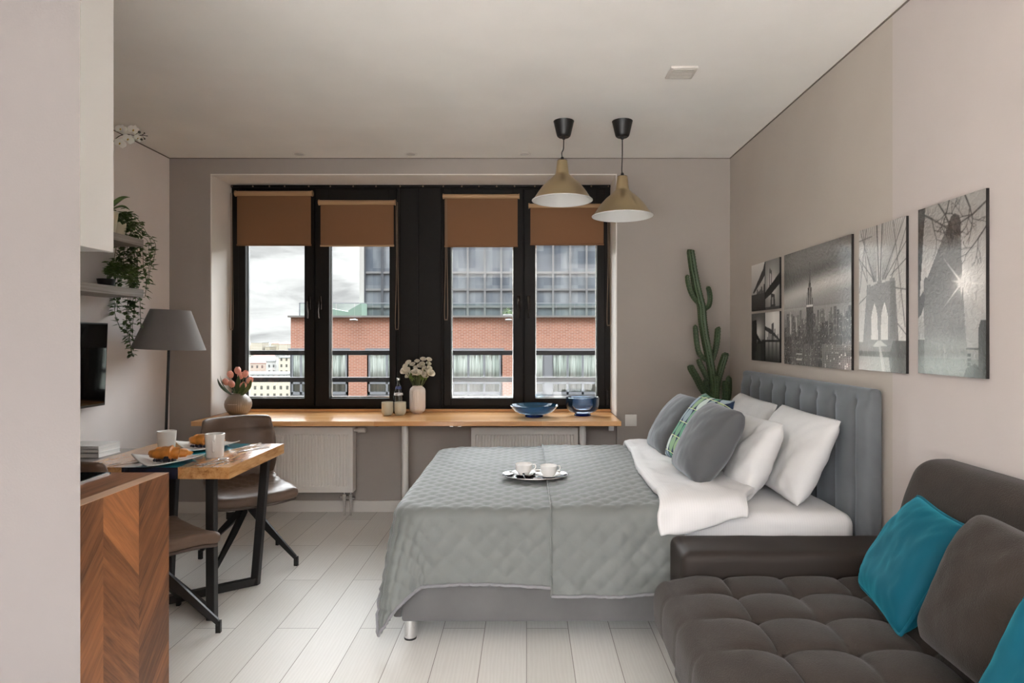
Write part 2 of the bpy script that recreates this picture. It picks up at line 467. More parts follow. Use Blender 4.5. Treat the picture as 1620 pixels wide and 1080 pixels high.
m_spine = mat('cactus_spine', lin(96,104,70), 0.6)
m_pot = mat('gold_pot', lin(168,148,104), 0.4, 0.6)
m_soil = mat('dark_soil', lin(34,26,22), 0.95, bump=(60, 0.8, 0.01))
m_vasegrey = mat('ribbed_grey_vase', lin(142,130,118), 0.35)
m_vasewhite = mat('ribbed_white_vase', lin(226,216,208), 0.4)
m_tumbler = mat('sage_cup', lin(196,194,176), 0.4)
m_shelf = wood('grey_oak_shelf', lin(126,120,115), lin(152,146,141), lin(172,167,162), scale=(30,1.2,30), rough=0.55)
m_tv = mat('tv_screen', lin(14,13,13), 0.06, 0, 0.5)
m_tvbez = mat('tv_bezel', lin(20,19,19), 0.3)
m_hob = mat('hob_glass', lin(14,14,15), 0.05, 0, 0.5)
m_paper = mat('book_pages', lin(236,234,230), 0.8, bump=(300, 0.2, 0.001, (0.1,0.1,1)))
m_cover = mat('book_cover', lin(232,230,227), 0.55)
m_croissant = mat('croissant_crust', lin(206,134,58), 0.4, var=(18, 0.38), bump=(40, 0.3, 0.004))
m_berry = mat('blueberry_skin', lin(38,40,58), 0.45, var=(60, 0.3))
m_jam = mat('dark_jam', lin(92,14,22), 0.12)
m_frost = mat('frosted_cup', lin(226,224,221), 0.15, 0, 0.5)
m_vent = mat('vent_plastic', lin(206,201,194), 0.5)
m_console = mat('console_grey', lin(140,134,130), 0.45)
m_label = mat('bottle_label', lin(226,226,228), 0.5)
m_labelb = mat('bottle_label_blue', lin(70,84,132), 0.5)
m_chain = mat('blind_chain', lin(150,128,106), 0.5)
# ------------------------------------------------------------------ room shell
XL, XR, YB, H = -2.825, 1.61, 4.90, 2.805
YW = 5.235                                   # face of the window frames, inside the recess
OX0, OX1, OZ1 = -2.50, 0.715, 2.68           # the recess opening
YF = -4.0                                    # rear of the room, behind the camera
m_ = MB(); m_.box(XL-0.2, YF, -0.12, XR+0.2, YB+0.6, 0.0); struct('floor', m_, m_floor)
m_ = MB(); m_.box(XL-0.2, YF, H, XR+0.2, YB+0.6, H+0.15); struct('ceiling', m_, m_ceil)
m_ = MB()
m_.box(XL-0.2, YB, 0, OX0, YB+0.55, H).box(OX1, YB, 0, XR+0.2, YB+0.55, H).box(OX0, YB, OZ1, OX1, YB+0.55, H)
m_.box(OX0, YB+0.04, 0, OX1, YB+0.55, 0.726)
struct('wall_back', m_, m_wall_back)
m_ = MB(); m_.box(XL-0.2, YF, 0, XL, YB, H); struct('wall_left', m_, m_wall_left)
YSEAM = F * 1.61 / (1412 - 833)
m_ = MB(); m_.box(XR, YSEAM, 0, XR+0.2, YB, H); struct('wall_right', m_, m_wall_right)
m_ = MB(); m_.box(XR, YF, 0, XR+0.2, YSEAM, H); struct('wall_right_front', m_, m_wall_rightB)
m_ = MB(); m_.box(XL-3, YF-9, -0.3, XR+3, YF, -0.02); struct('bounce_ground', m_, mat('bounce_slab_pale', lin(226,222,216), 0.8, var=(3, 0.06)))  # unseen pale slab added behind the room to bounce sky light onto the ceiling
m_ = MB(); m_.box(XL-6, YF-9.4, -0.3, XR+6, YF-9.05, 4.6); struct('wall_sky_blocker', m_, mat('sky_blocker_dark', lin(92,88,84), 0.9, var=(2, 0.1)))  # unseen dark wall added to block the low sky behind the room
# the outer face of this building, window opening left free, oversized to block sky
m_ = MB(); yo = YB+0.55
m_.box(-60, yo, -45, OX0, yo+0.12, 60).box(OX1, yo, -45, 60, yo+0.12, 60).box(OX0, yo, -45, OX1, yo+0.12, 0.72).box(OX0, yo, OZ1, OX1, yo+0.12, 60)
struct('facade_outside', m_, mat('facade_plaster', lin(62,54,50), 0.8, var=(0.8, 0.1)))
# partition beside the kitchen, its end cut on a slant
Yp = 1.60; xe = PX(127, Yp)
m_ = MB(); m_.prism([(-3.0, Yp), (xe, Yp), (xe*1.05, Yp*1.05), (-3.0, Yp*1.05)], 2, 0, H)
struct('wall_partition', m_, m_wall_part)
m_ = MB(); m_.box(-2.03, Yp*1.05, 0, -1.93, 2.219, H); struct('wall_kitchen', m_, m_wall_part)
# white lining of the window recess
m_ = MB(); e = 0.008
m_.box(OX0, YB+0.0, 0.767, OX0+e, YW, OZ1).box(OX1-e, YB+0.0, 0.767, OX1, YW, OZ1).box(OX0, YB+0.0, OZ1-e, OX1, YW, OZ1)
struct('trim_1', m_, m_reveal)
# dark strip standing in for the shaded gap along the ceiling
m_ = MB(); m_.box(XL, YB-0.006, H-0.006, XR, YB, H-0.0005).box(XL, 1.7, H-0.006, XL+0.006, YB-0.006, H-0.0005).box(XR-0.006, YF, H-0.006, XR, YB-0.006, H-0.0005)
struct('trim_2', m_, m_gap)
bh = 0.088
m_ = MB(); m_.box(XL+0.014, YB-0.014, 0, OX0, YB, bh).box(OX1, YB-0.014, 0, XR-0.014, YB, bh).box(OX0, YB+0.026, 0, OX1, YB+0.04, bh); struct('baseboard_back', m_, m_base)
m_ = MB(); m_.box(XL, 1.7, 0, XL+0.014, YB, bh); struct('baseboard_left', m_, m_base)
m_ = MB(); m_.box(XR-0.014, YF, 0, XR, YB, bh); struct('baseboard_right', m_, m_base)

# ------------------------------------------------------------------ window
def wx(px): return PX(px, YW)
def wz(py): return PZ(py, YW)
ZT, ZB = OZ1-e, 0.775
fx0, fx1 = OX0+e, OX1-e
fr = MB()
fr.box(fx0, YW, ZB, wx(378), YW+0.09, ZT).box(wx(957), YW, ZB, fx1, YW+0.09, ZT)
fr.box(wx(378), YW, wz(300), wx(957), YW+0.09, ZT).box(wx(378), YW, ZB, wx(957), YW+0.09, wz(641))
fr.box(wx(628), YW-0.004, ZB, wx(702), YW+0.09, ZT)
fr.box(wx(496), YW+0.001, ZB, wx(503), YW+0.09, wz(300)).box(wx(825), YW+0.001, ZB, wx(832), YW+0.09, wz(300))
for px in (632, 661, 697): fr.box(wx(px), YW-0.012, ZB+0.02, wx(px+2.2), YW-0.004, ZT-0.02)
fr.box(fx0, YW-0.02, ZT-0.022, fx1, YW, ZT)
tr3 = struct('trim_3', fr, m_frame, mods=[('bevel', 0.003, 1)])
hk = MB()
for px in (369, 402, 428, 452, 490, 524, 560, 596, 634, 670, 702, 731, 758, 786, 814, 846, 900, 935, 962):
    hk.ball((wx(px), YW-0.024, ZT-0.014), 0.007, 8, 5)
hk.build('rail_glider', m_chain, tr3)
SASH = [(378, 499, 390, 483, 1), (500, 628, 522, 617, 0), (702, 828, 714, 812, 1), (829, 957, 847, 944, 0)]
for k, (a, b, ga, gb, right) in enumerate(SASH):
    s = MB(); y0, y1 = YW-0.022, YW+0.06; zt, zb = wz(300), wz(641); gz0, gz1 = wz(629.5), wz(334)
    X0, X1, G0, G1 = wx(a)+0.002, wx(b)-0.002, wx(ga), wx(gb)
    s.box(X0, y0, zb, G0, y1, zt).box(G1, y0, zb, X1, y1, zt).box(G0, y0, zb, G1, y1, gz0).box(G0, y0, gz1, G1, y1, zt)
    w = struct('window_%d' % (k+1), s, m_frame, mods=[('bevel', 0.004, 1)])
    g = MB(); g.box(G0-0.006, YW+0.02, gz0-0.006, G1+0.006, YW+0.026, gz1+0.006); g.build('glass_pane', m_pane, w)
    r = MB()  # pale sealing bead around the glass
    for (x0, z0, x1, z1) in ((G0, gz0, G0+0.007, gz1), (G1-0.007, gz0, G1, gz1), (G0, gz0, G1, gz0+0.012)):
        r.box(x0, YW+0.028, z0, x1, YW+0.05, z1)
    r.build('glazing_bead', m_steel, w)
    hx = (lerp(wx(gb), wx(b), 0.52) if right else lerp(wx(a), wx(ga), 0.40)); hz = wz(484)
    h = MB(); h.rbox((hx-0.014, y0-0.012, hz-0.035), (hx+0.014, y0, hz+0.085), 0.006, (1,1,2), 2)
    h.tube([(hx, y0-0.01, hz+0.02), (hx, y0-0.045, hz+0.02)], 0.009, 10)
    h.tube(smooth_path([(hx, y0-0.045, hz+0.034), (hx, y0-0.05, hz), (hx+(0.004 if right else -0.004), y0-0.046, hz-0.05), (hx, y0-0.04, hz-0.105)], 4), 0.0095, 10)
    h.build('handle', mat('handle_bronze', lin(52,46,42), 0.22, 0.7), w)
# hinge at the lower corner
hn = MB(); hn.tube([(wx(961), YW-0.012, wz(640)), (wx(961), YW-0.012, wz(618))], 0.008, 10); hn.build('hinge', m_blackmetal, tr3)
# inner wooden sill strip and outer metal sill
m_ = MB(); m_.box(fx0, YW-0.05, 0.7655, fx1, YW-0.001, 0.786); struct('trim_4', m_, m_butcher, mods=[('bevel', 0.002, 1)])
m_ = MB(); m_.prism([(YW+0.09, 0.80), (YW+0.30, 0.74), (YW+0.30, 0.70), (YW+0.09, 0.70)], 0, OX0-0.05, OX1+0.05); struct('trim_5', m_, mat('outer_sill', lin(96,96,95), 0.6, 0.3))

# ------------------------------------------------------------------ roller blinds
BL = [(374, 493, 302, 310, 389, 'rightmost', 366), (506, 624, 316.5, 324, 390, '', 627), (702.5, 820, 307, 314, 391, '', 704.5), (838, 956, 322, 329, 388, '', 961)]
BLAB = ['brown roller blind on the window nearest the floor lamp, above the peach tulips',
        'brown roller blind just beside the dark central panel, above the glass bottle',
        'brown roller blind hung highest on the window beyond the white roses',
        'brown roller blind partly hidden behind the two brass pendant lamps']
CHZ = [(355, 520), (392, 520), (392, 505), (396, 514)]
for k, (a, b, c0, c1, bot, _, cx) in enumerate(BL):
    yb = YW - 0.05; x0, x1 = PX(a, yb), PX(b, yb); zt, zc, zb = PZ(c0, yb), PZ(c1, yb), PZ(bot, yb)
    t = thing('roller_blind', BLAB[k], 'window blind', (lerp(x0, x1, .5), yb, zb), group='brown roller blinds')
    m_ = MB(); m_.tube([(x0-0.004, yb, (zt+zc)/2), (x1+0.004, yb, (zt+zc)/2)], (zt-zc)/2, 14); m_.build('cassette', m_blindbar, t)
    for q, xx in enumerate((x0-0.006, x1+0.006)):
        m_ = MB(); m_.tube([(xx-0.004, yb, (zt+zc)/2), (xx+0.004, yb, (zt+zc)/2)], (zt-zc)/2+0.004, 14); m_.build('end_cap', m_blindbar, t)
    m_ = MB(); m_.box(x0+0.006, yb-0.0008, zb+0.012, x1-0.006, yb+0.0008, zc+0.004); m_.build('blind_fabric', m_blind, t)
    m_ = MB(); m_.tube([(x0+0.004, yb, zb+0.008), (x1-0.004, yb, zb+0.008)], 0.008, 10); m_.build('bottom_bar', m_blindbar if k == 1 else m_blind, t)
    ct, cb = (zt+zc)/2, PZ(CHZ[k][1], yb); cxx = PX(cx, yb); dy = -0.014
    pts = [(cxx, yb+dy, ct), (cxx+0.004, yb+dy, (ct+cb)/2), (cxx-0.006, yb+dy, cb+0.05), (cxx+0.008, yb+dy, cb), (cxx+0.022, yb+dy, cb+0.05), (cxx+0.016, yb+dy, (ct+cb)/2), (cxx+0.012, yb+dy, ct)]
    m_ = MB(); m_.tube(smooth_path(pts, 6), 0.0022, 6); m_.build('chain', m_chain, t)

# ------------------------------------------------------------------ outside: railing across the window
yr = 5.60
t = thing('balcony_railing', 'grey two-bar metal railing just outside the windows', 'railing', (PX(660, yr), yr, PZ(599, yr)))
for py in (557.5, 600):
    m_ = MB(); m_.box(-2.62, yr-0.02, PZ(py+4, yr), 0.85, yr+0.02, PZ(py-3.6, yr)); m_.build('rail_bar', mat('railing_grey', lin(62,60,62), 0.75), t, mods=[('bevel', 0.004, 1)])
for xx in (-2.60, 0.83):
    m_ = MB(); m_.box(xx-0.02, yr-0.02, PZ(606, yr), xx+0.02, yr+0.02, PZ(552, yr)); m_.box(xx-0.02, yr-0.22, 1.2, xx+0.02, yr-0.02, 1.24); m_.build('rail_post', m_blackmetal, t)
# ------------------------------------------------------------------ outside: neighbouring brick building, tower, town
def brick():
    m, t = newmat('red_brick'); v = t.map('Object', rot=(PI/2,0,0))
    tc = t.n('TexCoord'); sp = t.n('SeparateXYZ', Vector=tc.outputs['Object']); v = t.n('CombineXYZ', X=sp.outputs[0], Y=sp.outputs[2], Z=0.0).outputs[0]
    b = t.n('TexBrick', Vector=v, Scale=1.0, Color1=lin(162,104,83), Color2=lin(138,84,65), Mortar=lin(172,152,140))
    b.inputs['Mortar Size'].default_value = 0.014; b.inputs['Brick Width'].default_value = 0.26; b.inputs['Row Height'].default_value = 0.078
    b.inputs['Bias'].default_value = -0.1
    n = t.n('TexNoise', Vector=v, Scale=0.5, Detail=3.0)
    vv = t.n('TexVoronoi', Vector=v, Scale=2.6); d = t.ramp(vv.outputs[0], [(0.05, (1,1,1,1)), (0.09, (0,0,0,1))])
    wn = t.n('TexWhiteNoise', Vector=vv.outputs[1]); dd = t.math('MULTIPLY', d, t.math('GREATER_THAN', wn.outputs[0], 0.45))
    c = t.mix(t.math('MULTIPLY', n.outputs[0], 0.4), b.outputs[0], lin(186,142,122))
    c = t.mix(t.math('MULTIPLY', dd, 0.55), c, lin(90,64,54))
    t.principled(c, 0.9, 0, 0.1); return m
m_brick = brick()
m_coping = mat('coping_grey', lin(110,106,102), 0.7)
m_wframe = mat('facade_frame_grey', lin(118,121,125), 0.5)
m_spandrel = mat('spandrel_grey', lin(150,154,158), 0.5)
def curtain_mat():
    m, t = newmat('pale_curtain'); v = t.map('Object', scale=(1,1,0.04))
    n = t.n('TexNoise', Vector=v, Scale=5.0, Detail=4.0)
    t.principled(t.ramp(n.outputs[0], [(0.35, lin(176,186,176)), (0.6, lin(228,232,222))]), 0.8, 0, 0.1); return m
m_curt = curtain_mat()
m_fglass = glass('facade_glass', (0.95,0.97,0.97,1), 0.8)
YE = 30.0; bx0 = PX(460, YE); bz1 = PZ(502, YE)
bb = thing('brick_building', 'red brick building opposite the window with curtained grey windows', 'building', (0, YE, -45))
# facade with window holes: strips of wall
WIN = [(461, 549), (583, 668), (690, 792.5), (842, 952), (985, 1060)]
wt, wb = PZ(554, YE), PZ(636, YE)
m_ = MB(); xs = [bx0] + [PX(p, YE) for w in WIN for p in w] + [PX(1100, YE)]
m_.box(bx0, YE, wt, xs[-1], YE+0.5, bz1)
for i in range(0, len(xs), 2): m_.box(xs[i], YE, wb, xs[i+1], YE+0.5, wt)
m_.box(bx0, YE, -45, xs[-1], YE+0.5, wb)
m_.box(bx0, YE+0.5, -45, xs[-1], YE+9, bz1-0.35)
m_.build('brick_wall', m_brick, bb, flat=True)
m_ = MB(); m_.box(bx0-0.12, YE-0.1, bz1, xs[-1], YE+0.6, bz1+0.09); m_.build('coping', m_coping, bb)
PAN = [[461, 476, 520, 549], [583, 612, 632, 668], [690, 716, 741, 766, 792.5], [842, 860, 873.5, 898, 922, 952], [985, 1010, 1035, 1060]]
for k, (a, b) in enumerate(WIN):
    x0, x1 = PX(a, YE), PX(b, YE); yw = YE + 0.03
    m_ = MB()
    for p in PAN[k]:
        w_ = 0.07 if p in (a, b) else 0.05
        m_.box(PX(p, YE)-w_, yw-0.03, wb, PX(p, YE)+w_, yw+0.05, wt)
    zm, zs = PZ(605, YE), PZ(622, YE)
    for z in (zm, zs): m_.box(x0, yw-0.03, z-0.07, x1, yw+0.05, z+0.07)
    m_.box(x0, yw-0.05, wt-0.12, x1, yw+0.05, wt).box(x0-0.15, YE-0.04, wt, x1+0.15, YE+0.02, wt+0.10)
    w = m_.build('window', m_wframe, bb)
    m_ = MB(); m_.box(x0, yw-0.01, wb, x1, yw+0.04, zs); m_.build('spandrel', m_spandrel, w)
    m_ = MB(); m_.box(x0, yw-0.005, zs, x1, yw+0.005, wt); m_.build('pane', m_fglass, w)
    def cur(u, v, x0=x0, x1=x1, zs=zs): return (lerp(x0, x1, u), yw+0.05+0.022*math.sin(u*(x1-x0)*22)+0.012*math.sin(u*(x1-x0)*57), lerp(zs-0.3, wt, v))
    m_ = MB(); m_.grid(cur, 90, 1); m_.build('curtain', m_curt, w, mods=[('solid', 0.01, 0)])
m_ = MB(); m_.box(PX(861, YE), YE-0.04, wb, PX(873, YE), YE-0.025, wt); m_.build('door_panel', m_wframe, bb)
# glass balustrade round the roof terrace
yb_ = YE + 1.2; bal = thing('glass_balustrade', 'low glass balustrade along the roof edge of the brick building', 'balustrade', (0, yb_, bz1))
xb = PX(474, yb_); zb0, zb1 = bz1-0.015, PZ(480, yb_)
px = 474
while px < 1090:
    a, b = PX(px, yb_), PX(min(px+29, 1090), yb_)
    m_ = MB(); m_.box(a+0.02, yb_-0.01, zb0, b-0.02, yb_+0.01, zb1); m_.build('glass_panel', m_balu, bal); px += 29
m_ = MB(); m_.box(xb, yb_-0.02, zb1, PX(1090, yb_), yb_+0.02, zb1+0.04); m_.box(xb-0.03, yb_-0.02, zb0, xb+0.03, yb_+0.02, zb1+0.03); m_.build('top_rail', m_wframe, bal)
# roof deck carrying it
m_ = MB(); m_.box(bx0, YE+0.5, bz1-0.35, PX(1100, YE), YE+9, bz1-0.02); m_.build('roof_deck', m_coping, bb)
# glazed penthouse tower on the roof
YT = YE + 3.2; tx0 = PX(573, YT)
tw = thing('glass_tower', 'tall glazed block with square grid of panes above the brick building', 'building', (0, YT, bz1))
def towerglass():
    m, t = newmat('tower_glass'); v = t.map('Object', scale=(1.1,1,1.1))
    tc = t.n('TexCoord'); sp = t.n('SeparateXYZ', Vector=tc.outputs['Object'])
    kx = t.math('FLOOR', t.math('DIVIDE', sp.outputs[0], 0.915)); kz = t.math('FLOOR', t.math('DIVIDE', sp.outputs[2], 0.915))
    wn = t.n('TexWhiteNoise', Vector=t.n('CombineXYZ', X=kx, Y=kz, Z=0.0).outputs[0])
    n = t.n('TexNoise', Vector=t.map('Object', scale=(1.0,1,0.45)), Scale=0.75, Detail=3.0, Distortion=0.6)
    f = t.math('ADD', t.math('MULTIPLY', n.outputs[0], 0.8), t.math('MULTIPLY', wn.outputs[0], 0.2))
    c = t.ramp(f, [(0.32, lin(78,84,92)), (0.5, lin(100,105,110)), (0.68, lin(122,126,129))])
    b = t.principled(c, 0.08, 0, 0.35); return m
m_tower = towerglass()
m_mull = mat('tower_mullion', lin(104,104,104), 0.5)
m_mulld = mat('tower_mullion_dark', lin(64,66,70), 0.5)
tzt = 14.0; tx1 = PX(1110, YT)
m_ = MB(); m_.box(tx0+0.1, YT, bz1-0.015, tx1, YT+6, tzt); m_.build('glazing', m_tower, tw, flat=True)
pxs = [577, 605, 633, 660, 686, 713, 740, 767, 793, 820, 848, 875, 902, 928, 955, 982, 1010, 1037, 1064, 1091]
for p in pxs:
    m_ = MB(); x = PX(p, YT); w_ = 0.05 if p > 640 else 0.07
    m_.box(x-w_, YT-0.06, bz1, x+w_, YT, tzt); m_.build('mullion', m_mull if p > 640 else m_mulld, tw)
for k, py in enumerate((485, 458, 431, 384, 357, 330, 303, 276, 249)):
    m_ = MB(); z = PZ(py, YT); m_.box(tx0, YT-0.05, z-0.055, tx1, YT, z+0.055); m_.build('transom', m_mull, tw)
m_ = MB(); m_.box(tx0-0.12, YT-0.1, bz1, tx0+0.12, YT+6, tzt); m_.build('corner_post', mat('tower_post', lin(150,148,144), 0.6), tw)
m_ = MB(); m_.box(tx0-0.1, YT-0.12, tzt, tx1, YT+6, tzt+0.3); m_.build('roof', m_coping, tw)
# folded glazed roof beside it
yq = YE + 2.0; rq = thing('terrace_canopy', 'pale green folded roof behind the glass balustrade', 'canopy', (PX(540, yq), yq, bz1))
for (a, b, c) in (((500, 483), (551, 493), 'x'), ((551, 491), (572, 479), 'y')):
    m_ = MB(); x0, z0, x1, z1 = PX(a[0], yq), PZ(a[1], yq), PX(b[0], yq), PZ(b[1], yq)
    m_.prism([(x0, bz1-0.015), (x1, bz1-0.015), (x1, z1), (x0, z0)], 1, yq, yq+1.1); m_.build('roof_panel', mat('canopy_green', lin(112,126,116), 0.7), rq)
m_rooflamp = mat('outdoor_enamel', lin(150,150,148), 0.6)
# planter with a bush
yp = YE + 0.9; cx, z0 = PX(803, yp), bz1 - 0.015
pl = thing('planter_bush', 'small green bush in a white planter on the roof edge', 'potted plant', (cx, yp, z0))
m_ = MB(); m_.box(cx-0.22, yp-0.14, z0, cx+0.22, yp+0.14, z0+0.2); m_.build('planter', m_rooflamp, pl, mods=[('bevel', 0.02, 2)])
m_ = MB()
for i in range(160):
    a = random.uniform(0, 2*PI); r = random.random()**0.5*0.25; zz = z0+0.2+random.random()*0.34*(1-(r/0.3)**2)
    p = Vector((cx+r*math.cos(a), yp+r*math.sin(a)*0.6, zz)); d = Vector((random.uniform(-1,1), random.uniform(-1,1), random.uniform(0,1))).normalized()*0.07; w = Vector((random.uniform(-1,1), random.uniform(-1,1), random.uniform(-1,1))).normalized()*0.025
    m_.add([p, p+d*.5+w, p+d, p+d*.5-w], [(0,1,2,3)])
m_.build('foliage', mat('bush_green', lin(84,102,62), 0.7), pl, fixn=False, flat=True)
for k, (px, lab) in enumerate(((562, 'white wall lamp on the brick facade below the pale green roof'), (805, 'white wall lamp on the brick facade below the planter bush'))):
    x, z = PX(px, YE), PZ(506, YE); wl = thing('wall_lamp', lab, 'outdoor lamp', (x, YE, z))
    m_ = MB(); m_.box(x-0.05, YE-0.12, z, x+0.05, YE-0.001, z+0.08); m_.build('bracket', m_wframe, wl)
    m_ = MB(); m_.rbox((x-0.16, YE-0.42, z-0.04), (x+0.16, YE-0.08, z+0.03), 0.03, (2,2,1), 2); m_.build('lamp_head', m_rooflamp, wl)

# ground and town far below
m_ = MB(); m_.box(-4000, -1500, -46, 4000, 6500, -45)
struct('ground', m_, mat('town_ground', lin(58,62,52), 0.95, var=(0.02, 0.25)))
def townmat(name, wall, win, wpx, wpz):
    m, t = newmat(name); tc = t.n('TexCoord'); sp = t.n('SeparateXYZ', Vector=tc.outputs['Object'])
    v = t.n('CombineXYZ', X=t.math('ADD', sp.outputs[0], sp.outputs[1]), Y=sp.outputs[2], Z=0.0).outputs[0]
    fx = t.math('FRACT', t.math('DIVIDE', t.math('ADD', sp.outputs[0], sp.outputs[1]), wpx)); fz = t.math('FRACT', t.math('DIVIDE', sp.outputs[2], wpz))
    a = t.math('MULTIPLY', t.math('GREATER_THAN', fx, 0.30), t.math('LESS_THAN', fx, 0.68))
    b = t.math('MULTIPLY', t.math('GREATER_THAN', fz, 0.30), t.math('LESS_THAN', fz, 0.78))
    n = t.n('TexNoise', Vector=tc.outputs['Object'], Scale=0.15, Detail=2.0)
    wc = t.mix(t.math('MULTIPLY', n.outputs[0], 0.4), lin(*wall), tuple(0.75*x for x in lin(*wall)[:3])+(1,))
    t.principled(t.mix(t.math('MULTIPLY', a, b), wc, lin(*win)), 0.85, 0, 0.1); return m
m_town = [townmat('cream_facade', (90, 85, 76), (37, 36, 32), 2.6, 3.1), townmat('white_facade', (89, 88, 85), (41, 40, 39), 2.4, 3.0),
          townmat('pink_facade', (86, 77, 70), (41, 37, 35), 2.8, 3.2), townmat('sand_facade', (82, 77, 66), (40, 37, 34), 2.5, 3.0)]
m_roofr = mat('red_tile_roof', lin(96,50,42), 0.9); m_roofg = mat('grey_roof', lin(66,66,64), 0.9)
def house(label, px0, px1, pytop, Y, depth, mi, roof, group=None, hip=0.0, ell=None):
    x0, x1, zt = PX(px0, Y), PX(px1, Y), PZ(pytop, Y)
    t = thing('apartment_block', label, 'building', ((x0+x1)/2, Y, -45), group=group)
    m_ = MB(); m_.box(x0, Y, -45, x1, Y+depth, zt); m_.build('wall', m_town[mi], t, flat=True)
    m_ = MB()
    if hip:
        q = min((x1-x0), depth) * 0.35
        v = [(x0-.4,Y-.4,zt),(x1+.4,Y-.4,zt),(x1+.4,Y+depth+.4,zt),(x0-.4,Y+depth+.4,zt),(x0+q,Y+depth/2,zt+hip),(x1-q,Y+depth/2,zt+hip)]
        m_.add(v, [(0,1,5,4),(1,2,5),(2,3,4,5),(3,0,4),(0,3,2,1)])
    else: m_.box(x0-.3, Y-.3, zt, x1+.3, Y+depth+.3, zt+0.7)
    m_.build('roof', roof, t, flat=True)
    return t
house('long cream apartment block lowest behind the peach tulips', 262, 474, 601, 250, 14, 0, m_roofg)
house('pale apartment wing joined behind the long cream block', 356, 452, 593, 285, 16, 1, m_roofg)
house('white block with grey roof standing beside the red-roofed one', 421, 438, 572, 330, 18, 1, m_roofg)
house('red-roofed pale pink building beyond the long cream block', 378, 428, 574, 345, 30, 2, m_roofr, hip=6)
house('tall narrow pale tower block against the brick corner', 441, 474, 566, 310, 20, 0, m_roofg)
house('white stair tower between the two pale blocks', 436, 442, 563, 325, 8, 1, m_roofg)
k = 0
rnd = random.Random(3)
for Y in (430, 560, 740, 980, 1350, 1900):
    px = 300 + rnd.uniform(-6, 4)
    while px < 470:
        w = rnd.uniform(7, 20) * (1 if Y < 1000 else 0.7); zt = -45 + rnd.uniform(9, 22) + (26 * rnd.random()**2 if Y > 900 else 0); py = 535 + (CAMZ - zt) * F / Y
        hp = rnd.choice([0, 0, 4])
        house('small distant apartment block in the town beyond the brick building', px, px + w, py, Y, 25, rnd.randrange(4), m_roofr if hp else m_roofg, 'distant town blocks', hip=hp); px += w + rnd.uniform(1, 5); k += 1
blocks = []
for o in list(C.objects):
    if o.name.startswith('apartment_block'):
        vs = [o.location + Vector(c) for ch in o.children for c in ch.bound_box]
        blocks.append((min(v.x for v in vs), max(v.x for v in vs), min(v.y for v in vs), max(v.y for v in vs)))
spots = []; tries = 0
while len(spots) < 18 and tries < 4000:
    tries += 1; Y = rnd.uniform(268, 600); px = rnd.uniform(376, 470); x = PX(px, Y); r = rnd.uniform(3.0, 5.0); q = r*1.6
    if any(a-q < x < b_+q and c-q < Y < d+q for a, b_, c, d in blocks) or any(math.hypot(x-a, Y-b_) < 2.2*(r+c) for a, b_, c in spots): continue
    spots.append((x, Y, r))
for k, (x, Y, r) in enumerate(spots):
    t = thing('street_tree', 'round green tree among the distant town blocks', 'tree', (x, Y, -45), group='trees in the distant town')
    m_ = MB(); m_.ball((x, Y, -45 + r*1.5), r, 8, 6); 
    for i in range(len(m_.v)): m_.v[i] = m_.v[i] + Vector((1,1,1)) * (nz(*(m_.v[i]*0.6)[:3]) * r * 0.35)
    m_.build('crown', mat('tree_green', lin(50,58,38), 0.9) if k == 0 else bpy.data.materials['tree_green'], t)
    m_ = MB(); m_.tube([(x, Y, -45), (x, Y, -45+r)], 0.4, 6); m_.build('trunk', m_coping, t)
# ------------------------------------------------------------------ kitchen counter and cabinet
cz, cx1, cy1, cy0 = 0.90, -1.281, 2.219, 1.69
t = thing('kitchen_counter', 'walnut chevron kitchen counter with black hob standing beside the partition wall', 'kitchen counter', (-1.6, 1.95, 0))
m_ = MB(); m_.box(cx1-0.047, cy0, 0, cx1, cy1, cz-0.0015)
for v in m_.v: v -= Vector((0, cy1, 0))
o = m_.build('side_panel', m_chev, t, local=True); o.location = (1.6, cy1-1.95, 0)
m_ = MB(); m_.box(cx1-0.047, cy0, cz-0.0015, cx1, cy1, cz); m_.build('edge_strip', m_walnut_edge, t)
m_ = MB(); m_.box(-1.928, cy0, 0.08, cx1-0.0475, cy1-0.004, cz-0.04); m_.build('carcass', m_walnut, t)
m_ = MB(); m_.box(-1.928, cy0, cz-0.04, cx1-0.047, cy1, cz); m_.build('worktop', m_walnut, t)
m_ = MB(); m_.box(-1.88, cy0, 0, cx1-0.1, cy1-0.05, 0.08); m_.build('plinth', m_black, t)
t = thing('induction_hob', 'black glass induction hob set on the walnut counter', 'hob', (-1.68, 1.93, cz))
m_ = MB(); m_.box(-1.905, 1.70, cz+0.0005, -1.478, 2.192, cz+0.007); m_.build('glass_plate', m_hob, t, mods=[('bevel', 0.003, 2)])
m_ = MB(); m_.box(-1.484, 1.70, cz+0.0005, -1.474, 2.196, cz+0.006); m_.box(-1.905, 2.190, cz+0.0005, -1.474, 2.197, cz+0.006); m_.build('steel_trim', m_steel, t)
kx, ky = -1.478, 2.219; kz = 1.69
t = thing('wall_cabinet', 'tall white wall cabinet hung above the walnut counter', 'cabinet', (-1.7, 1.95, kz))
m_ = MB(); m_.box(-1.928, cy0, kz, kx-0.02, ky-0.002, H-0.012); m_.build('body', m_cabinet, t)
m_ = MB(); m_.box(kx-0.018, cy0, kz-0.004, kx, ky, H-0.012); m_.build('door', m_cabinet, t, mods=[('bevel', 0.002, 1)])

